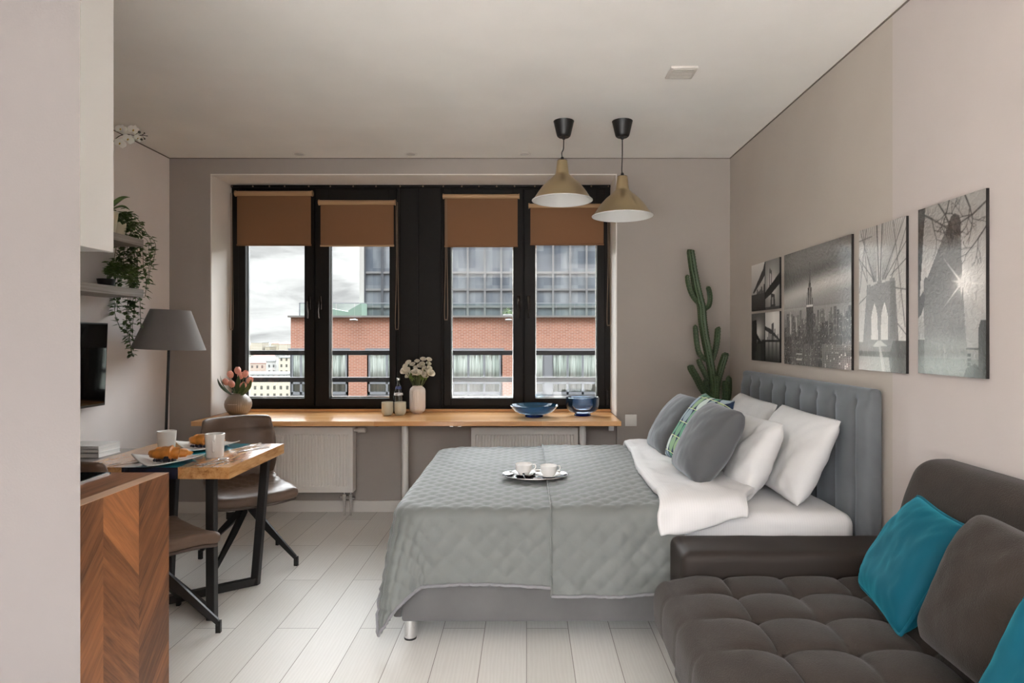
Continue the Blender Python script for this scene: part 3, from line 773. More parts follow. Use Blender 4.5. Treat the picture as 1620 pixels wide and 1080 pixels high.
# ------------------------------------------------------------------ window bench
bz, by0 = 0.765, 4.59
t = thing('window_bench', 'long wooden bench top on white legs running below the windows', 'counter table', (-0.9, 4.9, 0))
m_ = MB(); m_.box(OX0+0.012, by0, bz-0.036, OX1-0.012, YW-0.052, bz); m_.build('bench_top', m_butcher, t, mods=[('bevel', 0.003, 2)])
yl = 4.745
for x in (-2.27, -0.93, 0.43):
    m_ = MB(); m_.tube([(x, yl, 0.055), (x, yl, bz-0.037)], 0.026, 18); m_.tube([(x, yl, bz-0.045), (x, yl, bz-0.037)], 0.05, 18); lg = m_.build('leg', m_white, t)
    m_ = MB(); m_.tube([(x, yl, 0.0), (x, yl, 0.055)], 0.028, 18); m_.build('foot_cap', m_black, lg)
for x in (PX(596, 4.78), PX(714, 4.78), PX(727, 4.78)):
    m_ = MB(); m_.box(x-0.012, 4.78, bz-0.066, x+0.012, 4.784, bz-0.036); m_.box(x-0.012, 4.78, bz-0.040, x+0.012, 4.82, bz-0.0365); br = m_.build('bracket', m_steel, t)
    m_ = MB(); m_.tube([(x, 4.778, bz-0.053), (x, 4.7805, bz-0.053)], 0.0035, 8); m_.build('screw', m_black, br)
xx = PX(969, 4.92)
m_ = MB(); m_.box(xx-0.03, 4.925, bz-0.12, xx+0.012, 4.929, bz-0.0365); m_.build('bracket', m_steel, t)

# ------------------------------------------------------------------ radiators
def radiator(x0, x1, label, valve):
    y0, y1, z0, z1 = 4.79, 4.88, 0.188, 0.693
    t = thing('radiator', label, 'radiator', ((x0+x1)/2, 4.85, z0), group='radiators under the window bench')
    m_ = MB()
    n = max(1, int(round((x1-x0-0.07)/0.0235))); px_ = (x1-x0-0.06)/n
    xs = [x0, x0+0.03]; ds = [0, 0]
    for i in range(n):
        a = x0+0.03+i*px_
        for f, d in ((0.10, 0), (0.28, 0.007), (0.72, 0.007), (0.90, 0)): xs.append(a+f*px_); ds.append(d)
    xs += [x1-0.03, x1]; ds += [0, 0]
    zs = [z0, z0+0.045, z0+0.055, z1-0.065, z1-0.055, z1]; zw = [0, 0, 1, 1, 0, 0]
    m_.grid(lambda u, v: (xs[int(round(u*(len(xs)-1)))], y0+ds[int(round(u*(len(xs)-1)))]*zw[int(round(v*5))], zs[int(round(v*5))]), len(xs)-1, 5)
    m_.build('front_panel', m_rad, t, flat=True)
    m_ = MB(); m_.box(x0+0.001, y0+0.009, z0+0.001, x1-0.001, y1, z1-0.004); m_.build('body', m_rad, t)
    m_ = MB(); m_.box(x0, y0-0.001, z1-0.006, x1, y1, z1).box(x0-0.001, y0-0.001, z0, x0+0.004, y1, z1).box(x1-0.004, y0-0.001, z0, x1+0.001, y1, z1).box(x0, y0-0.001, z0, x1, y0+0.010, z0+0.004); m_.build('edge_frame', m_rad, t)
    if valve:
        zt = PZ(680, 4.83); m_ = MB()
        m_.tube([(x1, 4.83, zt), (x1+0.035, 4.83, zt)], 0.013, 12); m_.tube([(x1+0.03, 4.83, zt), (x1+0.09, 4.83, zt)], 0.022, 16); m_.build('thermostat_head', m_white, t)
        zv = PZ(787, 4.83); m_ = MB()
        for xq in (PX(545, 4.83), PX(555, 4.83)):
            m_.tube([(xq, 4.83, 0.0), (xq, 4.83, z0)], 0.009, 12); m_.tube([(xq, 4.83, zv-0.02), (xq, 4.83, zv+0.028)], 0.017, 12)
        m_.tube([(PX(538, 4.83), 4.83, zv), (PX(562, 4.83), 4.83, zv)], 0.012, 12)
        m_.build('pipe_valve', m_steel, t)
    return t
radiator(-2.144, -1.344, 'white ribbed radiator under the bench behind the taupe chair', True)
radiator(-0.427, 0.397, 'white ribbed radiator under the bench behind the bed', False)

# ------------------------------------------------------------------ lamp, tv, shelves, console
ls = 222.0; ly = F/ls; lx = (267.5-833)/ls
t = thing('floor_lamp', 'black floor lamp with conical charcoal shade in the corner by the window', 'floor lamp', (lx-0.04, ly, 0))
zb_, zt_ = PZ(552, ly), PZ(490, ly); R0, R1 = 0.236, 0.128
m_ = MB(); m_.ring([(R0, zb_), (R1, zt_), (R1-0.004, zt_), (R0-0.004, zb_)], 48, (lx, ly, 0))
m_.xf(Matrix.Translation((lx, ly, zb_)) @ Matrix.Rotation(0.045, 4, 'Y') @ Matrix.Translation((-lx, -ly, -zb_)))
m_.build('lamp_shade', m_lampshade, t, angle=50)
m_ = MB(); m_.tube([(lx-0.045, ly, 0.012), (lx+0.0, ly, zb_+0.06)], 0.0095, 12); m_.build('pole', m_blackmetal, t)
m_ = MB(); m_.tube([(lx+0.0, ly, zb_+0.05), (lx+0.004, ly, zb_+0.13)], 0.02, 14); m_.build('bulb_socket', m_black, t)
m_ = MB(); m_.lathe([(0, 0.0), (0.135, 0.0), (0.14, 0.006), (0.13, 0.016), (0.02, 0.024), (0, 0.024)], 40, (lx-0.04, ly, 0)); m_.build('base', m_blackmetal, t)

t = thing('television', 'flat black television mounted on the pale wall below the shelves', 'television', (XL+0.06, 3.55, 0.945))
A = [(-2.728, 1.479), (-2.748, 0.945)]
m_ = MB(); m_.prism([(A[1][0]-0.03, A[1][1]), (A[1][0], A[1][1]), (A[0][0], A[0][1]), (A[0][0]-0.03, A[0][1])], 1, 3.07, 4.04)
m_.build('case', m_tvbez, t, mods=[('bevel', 0.004, 2)])
m_ = MB(); k_ = 0.0015
m_.prism([(A[1][0]-0.001+0.0006, A[1][1]+0.016), (A[1][0]+k_+0.0006, A[1][1]+0.016), (A[0][0]+k_-0.0002, A[0][1]-0.010), (A[0][0]-0.001, A[0][1]-0.010)], 1, 3.08, 4.03)
m_.build('screen', m_tv, t)
m_ = MB(); m_.box(XL+0.001, 3.4, 1.05, -2.765, 3.7, 1.35); m_.build('wall_mount', m_blackmetal, t)

ye = 4.15; xf_ = -2.565
def shelf(z0, z1, label):
    m_ = MB(); m_.box(XL+0.001, 3.05, z0, xf_, ye, z1)
    return one('wall_shelf', m_, m_shelf, label, 'shelf', (XL+0.13, 3.6, z0), group='grey wooden wall shelves', mods=[('bevel', 0.0015, 1)])
shelf(1.653, 1.706, 'lower grey wooden wall shelf with a black plant pot on it')
shelf(1.992, 2.040, 'upper grey wooden wall shelf carrying the orchid pot')
m_ = MB()
t = thing('console_table', 'low grey console against the pale wall with books on it', 'console', (XL+0.28, 3.2, 0))
m_.box(XL+0.016, 2.5, 0.665, -2.29, 3.83, 0.70); m_.build('table_top', m_console, t, mods=[('bevel', 0.003, 1)])
m_ = MB(); m_.box(XL+0.03, 2.52, 0.0, -2.31, 3.81, 0.665); m_.build('cabinet_body', m_console, t)
# ------------------------------------------------------------------ books
zc_ = 0.7005; BK = [(0.026, 0.0, 0.0), (0.022, -0.004, 0.006), (0.016, -0.002, 0.002)]
BKL = ['thick pale book at the bottom of the stack on the grey console', 'pale book in the middle of the stack on the grey console', 'thin white book on top of the stack on the grey console']
for k, (h, dx, dy) in enumerate(BK):
    x1, x0, y0, y1 = -2.432+dx, -2.66+dx, 3.52+dy, 3.71+dy
    t = thing('book', BKL[k], 'book', ((x0+x1)/2, y0, zc_), group='books stacked on the console')
    m_ = MB(); m_.box(x0, y0, zc_, x1, y1, zc_+0.0025).box(x0, y0, zc_+h-0.0025, x1, y1, zc_+h).box(x0, y0, zc_, x1, y0+0.003, zc_+h); m_.build('cover', m_cover, t)
    m_ = MB(); m_.box(x0+0.004, y0+0.003, zc_+0.0025, x1-0.002, y1-0.004, zc_+h-0.0025); m_.build('pages', m_paper, t)
    zc_ += h + 0.0005

# ------------------------------------------------------------------ dining table
tx0_, tx1_, ty0, ty1, tz = -2.22, -1.452, 3.026, 3.71, 0.75; th = 0.057
t = thing('dining_table', 'small square river table of live-edge oak and blue resin on black legs', 'table', (-1.8, 3.35, 0))
def edge(u, base, amp, seed): return base + amp*nz(u*2.2, seed) + 0.4*amp*nz(u*7, seed+3)
def plank(x_l, x_r, name, mat_):
    m_ = MB(); n = 24; pts = []
    ys = [lerp(ty0, ty1, i/n) for i in range(n+1)]
    L = [(x_l(y), y) for y in ys]; R = [(x_r(y), y) for y in ys]
    v = []; f = []
    for i in range(n+1):
        v += [(L[i][0], ys[i], tz-th), (R[i][0], ys[i], tz-th), (R[i][0], ys[i], tz), (L[i][0], ys[i], tz)]
    for i in range(n):
        for k in range(4): f.append((4*i+k, 4*i+(k+1) % 4, 4*i+4+(k+1) % 4, 4*i+4+k))
    f.append((0,1,2,3)); f.append((4*n+3, 4*n+2, 4*n+1, 4*n))
    m_.add(v, f); return m_.build(name, mat_, t, flat=True)
eL = lambda y: edge(y, -1.985, 0.035, 1.0); eR = lambda y: edge(y, -1.70, 0.04, 5.0) + 0.05*sstep(3.2, 3.7, y)
plank(lambda y: tx0_, eL, 'oak_slab', m_slab); plank(eR, lambda y: tx1_, 'oak_slab', m_slab); plank(eL, eR, 'resin_river', m_epoxy)
legs = [(-1.553, 3.055, -1.546, 3.045), (-1.515, 3.60, -1.52, 3.47), (-2.03, 3.58, -2.02, 3.50), (-2.06, 3.06, -2.06, 3.08)]
for (xa, ya, xb_, yb2) in legs:
    m_ = MB(); m_.bar((xb_, yb2, 0.0), (xa, ya, tz-th), 0.042, 0.042, (0,1,0)); m_.build('leg', m_blackmetal, t, mods=[('bevel', 0.003, 1)])
for (i, j) in ((0, 2), (1, 3)):
    m_ = MB(); a, b = legs[i], legs[j]; m_.bar((a[2], a[3], 0.022), (b[2], b[3], 0.022), 0.036, 0.04); m_.build('floor_bar', m_blackmetal, t)

# ------------------------------------------------------------------ chairs (built facing -Y, seat centre at the origin)
def make_chair():
    t = thing('dining_chair', 'x', 'chair', (0,0,0), group='taupe leather chairs at the table')
    zs = 0.455
    def seatf(u, v):
        x = (u-0.5)*2; y = (v-0.5)*2
        return x, y
    # seat pad: rounded, wider at front, quilted dimples near the back
    def dseat(p, nrm):
        y = p.y; w = 1.0 + 0.06*clamp(-y/0.24, -1, 1)
        q = Vector((p.x*w, p.y, p.z))
        q.z += 0.035*sstep(0.02, 0.24, y) * (1 if True else 0)
        q.z += 0.018*(abs(p.x)/0.225)**2.5 - 0.012*sstep(0.12, 0.25, -y)
        if nrm.z > 0.5:
            s_ = sstep(-0.12, 0.05, y)
            q.z -= s_*0.013*(1-abs(math.sin((p.x+p.y)*PI/0.085)*math.sin((p.x-p.y)*PI/0.085))**0.5)
            q.z += 0.003*nz(p.x*25, p.y*25)
        return q
    m_ = MB(); m_.rbox((-0.225, -0.24, zs-0.05), (0.225, 0.24, zs+0.012), 0.028, (22,24,1), 3, dseat); m_.build('seat', m_leather, t, angle=80)
    m_ = MB()
    def dsh(p, nrm): return Vector((p.x*(1.0+0.06*clamp(-p.y/0.24,-1,1)), p.y, p.z + 0.035*sstep(0.02, 0.24, p.y) + 0.018*(abs(p.x)/0.22)**2.5 - 0.012*sstep(0.12, 0.25, -p.y)))
    m_.rbox((-0.215, -0.225, zs-0.064), (0.215, 0.24, zs-0.045), 0.009, (8,8,1), 2, dsh); m_.build('seat_shell', m_leatherdk, t, angle=80)
    # backrest: curved shell, leaning back, with a seam below the top pad
    def bpos(u, z):
        w = lerp(0.205, 0.228, sstep(0.45, 0.62, z)) - 0.02*sstep(0.72, 0.87, z)
        x = u*w; y = 0.225 + 0.10*((z-0.45)/0.42) - 0.075*(abs(u)**2.2)*sstep(0.42, 0.6, z)
        return Vector((x, y, z))
    def dback(p, nrm):
        u = p.x/0.2; z = p.z; b = bpos(clamp(u, -1.12, 1.12), z); yy = p.y
        if nrm.y < -0.5:
            seam = math.exp(-((z-0.775)/0.006)**2)*0.007
            qu = (1-sstep(0.48, 0.60, z))*0.012*(1-abs(math.sin((p.x+z)*PI/0.085)*math.sin((p.x-z)*PI/0.085))**0.5)
            fold = 0.006*nz(p.x*9+z*6, z*5)
            yy += seam + qu + fold
        return Vector((b.x, b.y + yy, z - 0.004*(abs(u)**3)*sstep(0.8, 0.87, z)))
    m_ = MB(); m_.rbox((-0.2, -0.028, 0.43), (0.2, 0.022, 0.872), 0.024, (20,1,34), 3, dback); m_.build('backrest', m_leather, t, angle=80)
    m_ = MB(); m_.tube([(0,0.0,0.36), (0,0,zs-0.05)], 0.028, 16); m_.tube([(0,0,0.34),(0,0,0.375)], 0.034, 16)
    m_.box(-0.1,-0.1,zs-0.072,0.1,0.1,zs-0.060); m_.build('pedestal', m_blackmetal, t)
    for k in range(4):
        a = LEGA + k*PI/2; d = Vector((math.cos(a), math.sin(a), 0)); w = Vector((-d.y, d.x, 0)); v = []
        prof = [(0.02, 0.375, 0.315, 0.014), (0.12, 0.27, 0.215, 0.015), (0.325, 0.062, 0.035, 0.011), (0.338, 0.045, 0.0, 0.009), (0.320, 0.035, 0.0, 0.009)]
        m_ = MB(); pr = [(r, zt, zb, ww) for (r, zt, zb, ww) in prof[:3]]
        for (r, zt, zb, ww) in pr:
            for (sg, z) in ((-1, zb), (1, zb), (0.55, zt), (-0.55, zt)): v.append(d*r + w*ww*sg + Vector((0,0,z)))
        f = [(0,1,2,3)[::-1], (8,9,10,11)]
        for i in range(2):
            for q in range(4): f.append((4*i+q, 4*i+(q+1)%4, 4*i+4+(q+1)%4, 4*i+4+q))
        m_.add(v, f); m_.bar(d*0.325+Vector((0,0,0.0)), d*0.325+Vector((0,0,0.056)), 0.018, 0.022, tuple(d))
        m_.build('leg', m_blackmetal, t)
    return t
f1 = Vector((0.62, -0.785)); rz1 = math.atan2(f1.x, -f1.y)        # facing of the chair beyond the table
f2 = Vector((0.60, 0.80)); rz2 = math.atan2(f2.x, -f2.y)
LEGA = math.atan2(-0.06, 0.34) - rz1
ch1 = make_chair(); ch1.location = (-1.72, 3.82, 0); ch1.rotation_euler = (0, 0, rz1)
ch1['label'] = 'taupe leather chair on black splayed legs between the table and the radiator'
LEGA = math.atan2(0.03, 0.34) - rz2
ch2 = make_chair(); ch2.location = (-1.77, 2.88, 0); ch2.rotation_euler = (0, 0, rz2)
ch2['label'] = 'taupe leather chair mostly hidden behind the walnut counter'

# ------------------------------------------------------------------ breakfast things on the table
def make_plate():
    m_ = MB(); L = 0.265
    def f(u, v, off=0.0):
        x, y = (u-0.5)*L, (v-0.5)*L; r = max(abs(x), abs(y))/(L/2); c = (x*x+y*y)/(2*(L/2)**2)
        a, b = (x+y)*0.70711, (y-x)*0.70711
        z = 0.004 + 0.006*sstep(0.45, 0.7, r) + 0.030*(abs(a)/(L*0.707))**2.2*1.0 + 0.004*(abs(b)/(L*0.707))**2
        return (a*1.0, b*0.92, z + off)
    m_.grid(lambda u, v: f(u, v), 24, 24)
    return m_
tz1 = tz + 0.0005
m_ = make_plate(); pl0 = m_.build('plate', m_porc, None, angle=80, mods=[('solid', 0.0045, 1)])
tag(pl0, 'white wavy plate with croissant nearest the walnut counter', 'plate', 'white wavy plates')
pA = Vector((-1.835, 3.17, tz1)); pB = Vector((-1.845, 3.58, tz1))
pl0.location = pA
pl1 = dup(pl0, pB, label='white wavy plate with croissant beside the taupe chair')
def make_croissant():
    m_ = MB(); pts = []; rr = []; n = 60
    for i in range(n+1):
        s = i/n; a = lerp(-1.05, 1.05, s); R = 0.086
        pts.append((R*math.sin(a)*1.0, -R*math.cos(a)*0.75 + 0.05, 0.028 + 0.010*math.sin(PI*s)))
        seg = (s*7) % 1.0; c = abs(s-0.5)*2
        base = 0.004 + 0.036*(1-c**1.5)**0.8
        rr.append(base*(1 - 0.30*(seg if s < 0.5 else 1-seg)))
    m_.tube(pts, rr, 18, sec=lambda a, i: 1+0.05*math.sin(3*a+i*0.4))
    zmin = min(v.z for v in m_.v)
    for i in range(len(m_.v)):
        m_.v[i].z -= zmin; m_.v[i] = Vector((m_.v[i].x*1.36, m_.v[i].y*1.25, m_.v[i].z*0.98)); m_.v[i] += Vector((1,1,1))*0.003*nz(*(m_.v[i]*60)[:3])
    return m_
m_ = make_croissant(); c0 = m_.build('croissant', m_croissant, None, angle=60)
tag(c0, 'golden croissant on the plate nearest the walnut counter', 'croissant', 'croissants on the plates')
c0.location = pA + Vector((0.0, 0.015, 0.006)); c0.rotation_euler = (0,0,0.15)
dup(c0, pB + Vector((-0.015, 0.015, 0.006)), rz=-0.1, label='golden croissant on the far plate partly behind the glass cup')
m_ = MB(); m_.ball((0,0,0.0075), 0.0075, 14, 9); m_.ring([(0.0032,0.0142),(0.0034,0.0158),(0.0022,0.0158),(0.002,0.0142)], 8); b0 = m_.build('blueberry', m_berry, None)
tag(b0, 'small dark blueberry beside the near croissant', 'blueberry', 'blueberries on the near plate')
bp = [(-0.055,-0.062),(-0.038,-0.068),(-0.020,-0.064),(-0.004,-0.070),(0.012,-0.066),(0.030,-0.066),(0.047,-0.060),(-0.029,-0.052),(-0.011,-0.053),(0.004,-0.054),(0.021,-0.052),(0.038,-0.048)]
first = True
for (x, y) in bp:
    p = pA + Vector((x*0.95+0.014, y*0.9+0.004, 0.0085))
    if first: b0.location = p; first = False
    else: dup(b0, p, rot=(random.uniform(-.6,.6), random.uniform(-.6,.6), random.random()*6))
for (x, y) in ((0.0125,-0.060),(0.022,-0.060)): dup(b0, pA + Vector((x*0.95, y*0.9+0.004, 0.0205)), rot=(0.4,0.2,1))
for (x, y) in bp[:9]:
    dup(b0, pB + Vector((x*0.9-0.015, y*0.9+0.004, 0.0085)), rot=(random.uniform(-.6,.6), random.uniform(-.6,.6), random.random()*6), label='small dark blueberry beside the far croissant', group='blueberries on the far plate')
def mug(x, y, r0, r1, h, label, mat_, handle_dir=None):
    t = thing('mug', label, 'cup', (x, y, tz1))
    m_ = MB(); m_.ring([(0.0005,0.0),(r0,0.0),(r1,h),(r1-0.003,h+0.001),(r1-0.006,h-0.002),(r0-0.005,0.007),(0.0005,0.007)], 36, (x,y,tz1)); m_.build('cup_body', mat_, t)
    if handle_dir is not None:
        d = Vector((math.cos(handle_dir), math.sin(handle_dir), 0)); rr_ = lambda z: lerp(r0, r1, z/h)
        pts = [Vector((x,y,tz1+z)) + d*(rr_(z)+o) for (z, o) in ((h*0.72,-0.002),(h*0.74,0.016),(h*0.62,0.024),(h*0.36,0.022),(h*0.28,0.012),(h*0.3,-0.002))]
        m_ = MB(); m_.tube(smooth_path(pts, 5), 0.0045, 8); m_.build('handle', mat_, t)
mug(-2.05, 3.53, 0.043, 0.0505, 0.102, 'plain white cup standing behind the near croissant plate', m_porc)
mug(-1.66, 3.30, 0.042, 0.0495, 0.122, 'white cup with handle standing between the two croissant plates', m_frost, -1.25)
def cutlery(kind, p, ang, L, label, cat):
    m_ = MB()
    if kind == 'spoon':
        def bowl(u, v):
            a = u*2*PI; r = v; x = L-0.045 + 0.03*math.cos(a)*r; y = 0.0195*math.sin(a)*r*(1-0.2*math.cos(a)); return (x, y, 0.0115 - 0.008*(1-r*r))
        m_.grid(bowl, 20, 6, wrapu=True)
        hp = [(0, 0.0035), (L*0.35, 0.004), (L*0.65, 0.010), (L-0.07, 0.0115)]; ws = [0.0075, 0.0062, 0.004, 0.0036]
    elif kind == 'fork':
        for q in (-1.5, -0.5, 0.5, 1.5):
            m_.tube([(L-0.052, q*0.0058, 0.0075), (L-0.02, q*0.0062, 0.0065), (L, q*0.0058, 0.0145)], [0.0017, 0.0016, 0.0008], 6)
        m_.rbox((L-0.075, -0.0105, 0.0065), (L-0.047, 0.0105, 0.0088), 0.001, (2,2,1), 2)
        hp = [(0, 0.0035), (L*0.35, 0.004), (L*0.6, 0.0075), (L-0.07, 0.0078)]; ws = [0.0075, 0.006, 0.004, 0.004]
    else:
        m_.prism([(L*0.45, -0.0085), (L*0.95, -0.009), (L, 0.001), (L*0.96, 0.008), (L*0.45, 0.008)], 2, 0.0022, 0.0038)
        hp = [(0, 0.0042), (L*0.2, 0.0045), (L*0.45, 0.0042), (L*0.5, 0.004)]; ws = [0.0085, 0.0085, 0.007, 0.006]
    m_.grid(lambda u, v: (lerp(hp[int(round(u*3))][0], hp[int(round(u*3))][0], 0), (v-0.5)*2*ws[int(round(u*3))], hp[int(round(u*3))][1] - 0.0008*abs(v-0.5)), 3, 4)
    s0 = len(m_.v)
    o = m_.build(kind, m_chrome, None, angle=60, mods=[('solid', 0.0016, 0)])
    o.location = p; o.rotation_euler = (0,0,ang); tag(o, label, cat); return o
cutlery('spoon', (PX(298,3.03)+0.02, 3.06, tz1), 1.02, 0.19, 'steel spoon lying in front of the cup with handle', 'spoon')
cutlery('knife', (PX(312,3.04)+0.022, 3.055, tz1), 1.02, 0.21, 'steel knife lying beside the spoon near the table edge', 'knife')
cutlery('fork', (-2.06, 3.06, tz1), 1.1, 0.19, 'steel fork lying between the near plate and the books', 'fork')
cutlery('fork', (-1.67, 3.50, tz1), 0.95, 0.18, 'steel fork on the table beside the far croissant plate', 'fork')
cutlery('knife', (-1.60, 3.42, tz1), 1.0, 0.2, 'steel knife on the pale table end near the chair', 'knife')
# ------------------------------------------------------------------ bed
bn, bf = 2.795, 4.395                       # near and far sides
t = thing('bed', 'grey velvet bed with channelled headboard against the beige wall', 'bed', (0.5, 3.6, 0))
m_ = MB(); m_.rbox((-0.565, bn, 0.10), (1.50, bf, 0.33), 0.012, (20,14,3), 2); m_.build('side_frame', m_velvet, t)
m_ = MB(); m_.rbox((-0.61, bn+0.03, 0.105), (-0.566, bf-0.03, 0.33), 0.012, (2,8,3), 2); m_.build('foot_panel', m_velvet, t)
for (x, y) in ((-0.535, 2.855), (0.53, 3.06), (-0.535, 4.33), (1.40, 2.9)):
    m_ = MB(); m_.tube([(x, y, 0.008), (x, y, 0.10)], 0.0275, 24); lg = m_.build('leg', m_chrome, t)
    m_ = MB(); m_.tube([(x, y, 0.0), (x, y, 0.008)], 0.0285, 24); m_.build('foot_ring', m_black, lg)
hy0, hy1, hz1 = 2.765, 4.415, 1.152
seams = [PX(0,1)*0]  # placeholder
sy = [F*1.53/(p-833) for p in (1186.5, 1200.7, 1220, 1240.7, 1263.6, 1290, 1318.7, 1351.9)]
sy = sorted(sy + [2.745])
sy = [s for s in sy if hy0+0.03 < s < hy1-0.03]
def dhead(p, nrm):
    if nrm.x > -0.3: return p
    y, z = p.y, p.z
    top = sstep(1.10, 1.06, z)                      # channels end below the top border
    d = 0
    for s in sy: d = max(d, math.exp(-abs((y-s)/0.012)**1.1)*0.052, 0)
    j = max([s for s in sy if s <= y], default=hy0); k_ = min([s for s in sy if s > y], default=hy1)
    puff = 0.026*math.sin(PI*clamp((y-j)/(k_-j), 0, 1))**0.7
    amt = (d*-1 + puff)*top
    q = p.copy(); q.x -= amt + 0.0025*nz(y*9, z*7)
    return q
m_ = MB(); m_.rbox((1.535, hy0, 0.10), (1.594, hy1, hz1), 0.022, (1,150,40), 4, dhead); m_.build('headboard', m_velvet_head, t, angle=80)

# mattress with its fitted sheet
def dmat(p, nrm):
    q = p.copy()
    if nrm.z > 0.2: q.z += 0.004*nz(p.x*5, p.y*5, 1)+0.003*nz(p.x*14, p.y*9, 4)
    for (cyy, sg) in ((bn+0.19, -1), (bf-0.19, 1)):      # rounded plan corners at the foot
        dx_, dy_ = q.x+0.39, (q.y-cyy)*sg
        if dx_ < 0 and dy_ > 0:
            L_ = math.hypot(dx_, dy_)
            if L_ > 0.165: q.x = -0.39+dx_*0.165/L_; q.y = cyy+sg*dy_*0.165/L_
    if nrm.y < -0.2 and q.x > -0.2:
        q.y += 0.008*nz(p.x*7+p.z*9, p.z*6, 2); q.z += 0.004*nz(p.x*8, 3)
    return q
m_ = MB(); m_.rbox((-0.57, bn+0.012, 0.331), (1.50, bf-0.012, 0.580), 0.055, (90,40,6), 5, dmat)
one('mattress', m_, m_sateen, 'thick mattress with striped white fitted sheet on the grey bed', 'mattress', (0.45, 3.6, 0.331), angle=80)

# quilt: a sheet of cloth laid over the top, hanging at the near side, foot and far side
qx0, qx1, qz, R_, rr_ = -0.615, 0.70, 0.612, 0.17, 0.045
qn, qf = bn-0.026, bf+0.026
hangF, hangN, hangB = 0.335, 0.315, 0.28
def edgecurve(s):
    """s: distance along the cloth beyond the start of the roll -> (outward, down)"""
    if s <= 0: return (s, 0)
    a = s/rr_
    if a < PI/2: return (rr_*math.sin(a), rr_*(1-math.cos(a)))
    return (rr_, rr_ + (s - rr_*PI/2))
def quiltpos(x, y, lift=0.0):
    """x,y: cloth coordinates; returns the point and outward direction weights"""
    ux = max(0.0, qx0 + R_ - x)
    near = y < (qn+qf)/2
    uy = max(0.0, (qn + R_ - y) if near else (y - (qf - R_)))
    sg = -1 if near else 1
    cx, cy = max(x, qx0+R_), clamp(y, qn+R_, qf-R_)
    d = math.hypot(ux, uy)
    if d < 1e-9: px_, py_, out, down, dx, dy = x, y, 0, 0, 0, 0
    else:
        dx, dy = -ux/d, sg*uy/d
        o, down = edgecurve(d - (R_ - rr_))
        corner = (2*ux*uy/(d*d))**2 if d > 0 else 0
        flare = 0.03 + 0.14*corner + (0.10*(ux/d)**2)
        out = R_ - rr_ + o + flare*max(0, down - 0.02)
        px_, py_ = cx + dx*out, cy + dy*out
    z = qz - down
    # quilting
    p = 0.092
    a = (x + y)/p; b = (x - y)/p
    q = (abs(math.sin(a*PI))*abs(math.sin(b*PI)))**0.30
    w = 0.006*nz(x*3, y*3) + 0.004*nz(x*9, y*7, 3)
    h = (0.0105 + 0.003*clamp(down/0.06, 0, 1))*(q - 0.5) + w + lift
    hang = clamp(down/0.06, 0, 1)
    if hang > 0: h += hang*(0.010*nz(x*6+1, y*2, 7) + 0.004*nz(x*15, y*4, 9))
    zz = z + h*(1-hang)
    px_ += dx*h*hang; py_ += dy*h*hang
    if hang > 0.9 and zz < 0.012: zz = 0.012
    return Vector((px_, py_, zz))
qroot = thing('quilt', 'grey diamond-quilted bedspread covering the foot half of the bed', 'bedspread', (0.0, 3.6, 0.6))
def clothgrid(x0, x1, y0, y1, lift, name, nx, ny, label=None):
    m_ = MB()
    m_.grid(lambda u, v: quiltpos(lerp(x0, x1, u), lerp(y0(lerp(x0, x1, u)), y1, v), lift), nx, ny)
    return m_.build(name, m_quilt, qroot, angle=80, mods=[('solid', 0.010, -1)], fixn=True, weld=False, label=label)
xs_ = 0.11
yl0 = lambda x: qn - hangN - 0.008*math.sin(x*7)
yr0 = lambda x: qn - hangN - 0.034 - 0.006*math.sin(x*6)
clothgrid(qx0-hangF, xs_+0.06, yl0, qf+hangB, 0.0, 'lower_cloth', 100, 210)
clothgrid(xs_, qx1, yr0, qf+hangB, 0.011, 'overlapping_cloth', 66, 210)
def binding(pts, r=0.007):
    m_ = MB(); m_.tube(pts, r, 8); return m_.build('edge_binding', m_quiltedge, qroot)
binding([quiltpos(lerp(qx0-hangF, xs_, i/70), yl0(lerp(qx0-hangF, xs_, i/70)), 0.003) for i in range(71)])
binding([quiltpos(qx0-hangF, lerp(yl0(qx0-hangF), qf+hangB, i/90), 0.003) for i in range(91)])
binding([quiltpos(lerp(xs_, qx1, i/40), yr0(lerp(xs_, qx1, i/40)), 0.014) for i in range(41)])
m_ = MB(); m_.tube([quiltpos(xs_, lerp(yr0(xs_), qf+hangB, i/160), 0.014) for i in range(161)], 0.0045, 6); m_.build('overlap_seam', m_quilt, qroot)

# folded white duvet
def duv(u, v):
    """u across (foot->head), v along (near hang -> far side)"""
    xl = lerp(0.60, 0.68, sstep(0.0, 1.0, v)) + 0.012*math.sin(v*9+1) - 0.03*math.exp(-((v-0.04)/0.05)**2)
    xr = lerp(0.985, 1.16, sstep(0.03, 0.22, v)) + 0.02*math.sin(v*14)
    x = lerp(xl, xr, u); L = (bf-bn) + 0.30; s = v*L
    hang = lerp(0.135, 0.075, u) + 0.02*math.sin(u*5.0)
    y = bn - hang + s*( (bf-bn+hang+0.2)/L); ztop = 0.674
    rr = 0.06
    over = (bn + rr) - y
    if over > 0:
        a = over/rr
        if a < PI/2: yy = bn+rr - (rr+0.045)*math.sin(a); z = ztop - rr*(1-math.cos(a))
        else: yy = bn - 0.047 - 0.06*(over-rr*PI/2); z = ztop - rr - (over - rr*PI/2)
    else: yy, z = y, ztop
    yo = y - (bf-0.06)
    if yo > 0: z -= min(0.22, yo*yo*9); yy = min(yy, bf+0.03)
    w = 0.018*nz(x*5, y*3.2, 1) + 0.012*nz(x*11+y*4, y*8, 5) + 0.012*abs(nz(x*7, y*18, 8))
    edge_ = min(u, 1-u)
    z += w*(0.4+0.6*sstep(0.0, 0.15, edge_)) - 0.012*(1-sstep(0.0, 0.10, edge_))
    return Vector((x, yy - (0.01*nz(x*12, z*9) if over > 0 else 0), z))
m_ = MB(); m_.grid(duv, 40, 130)
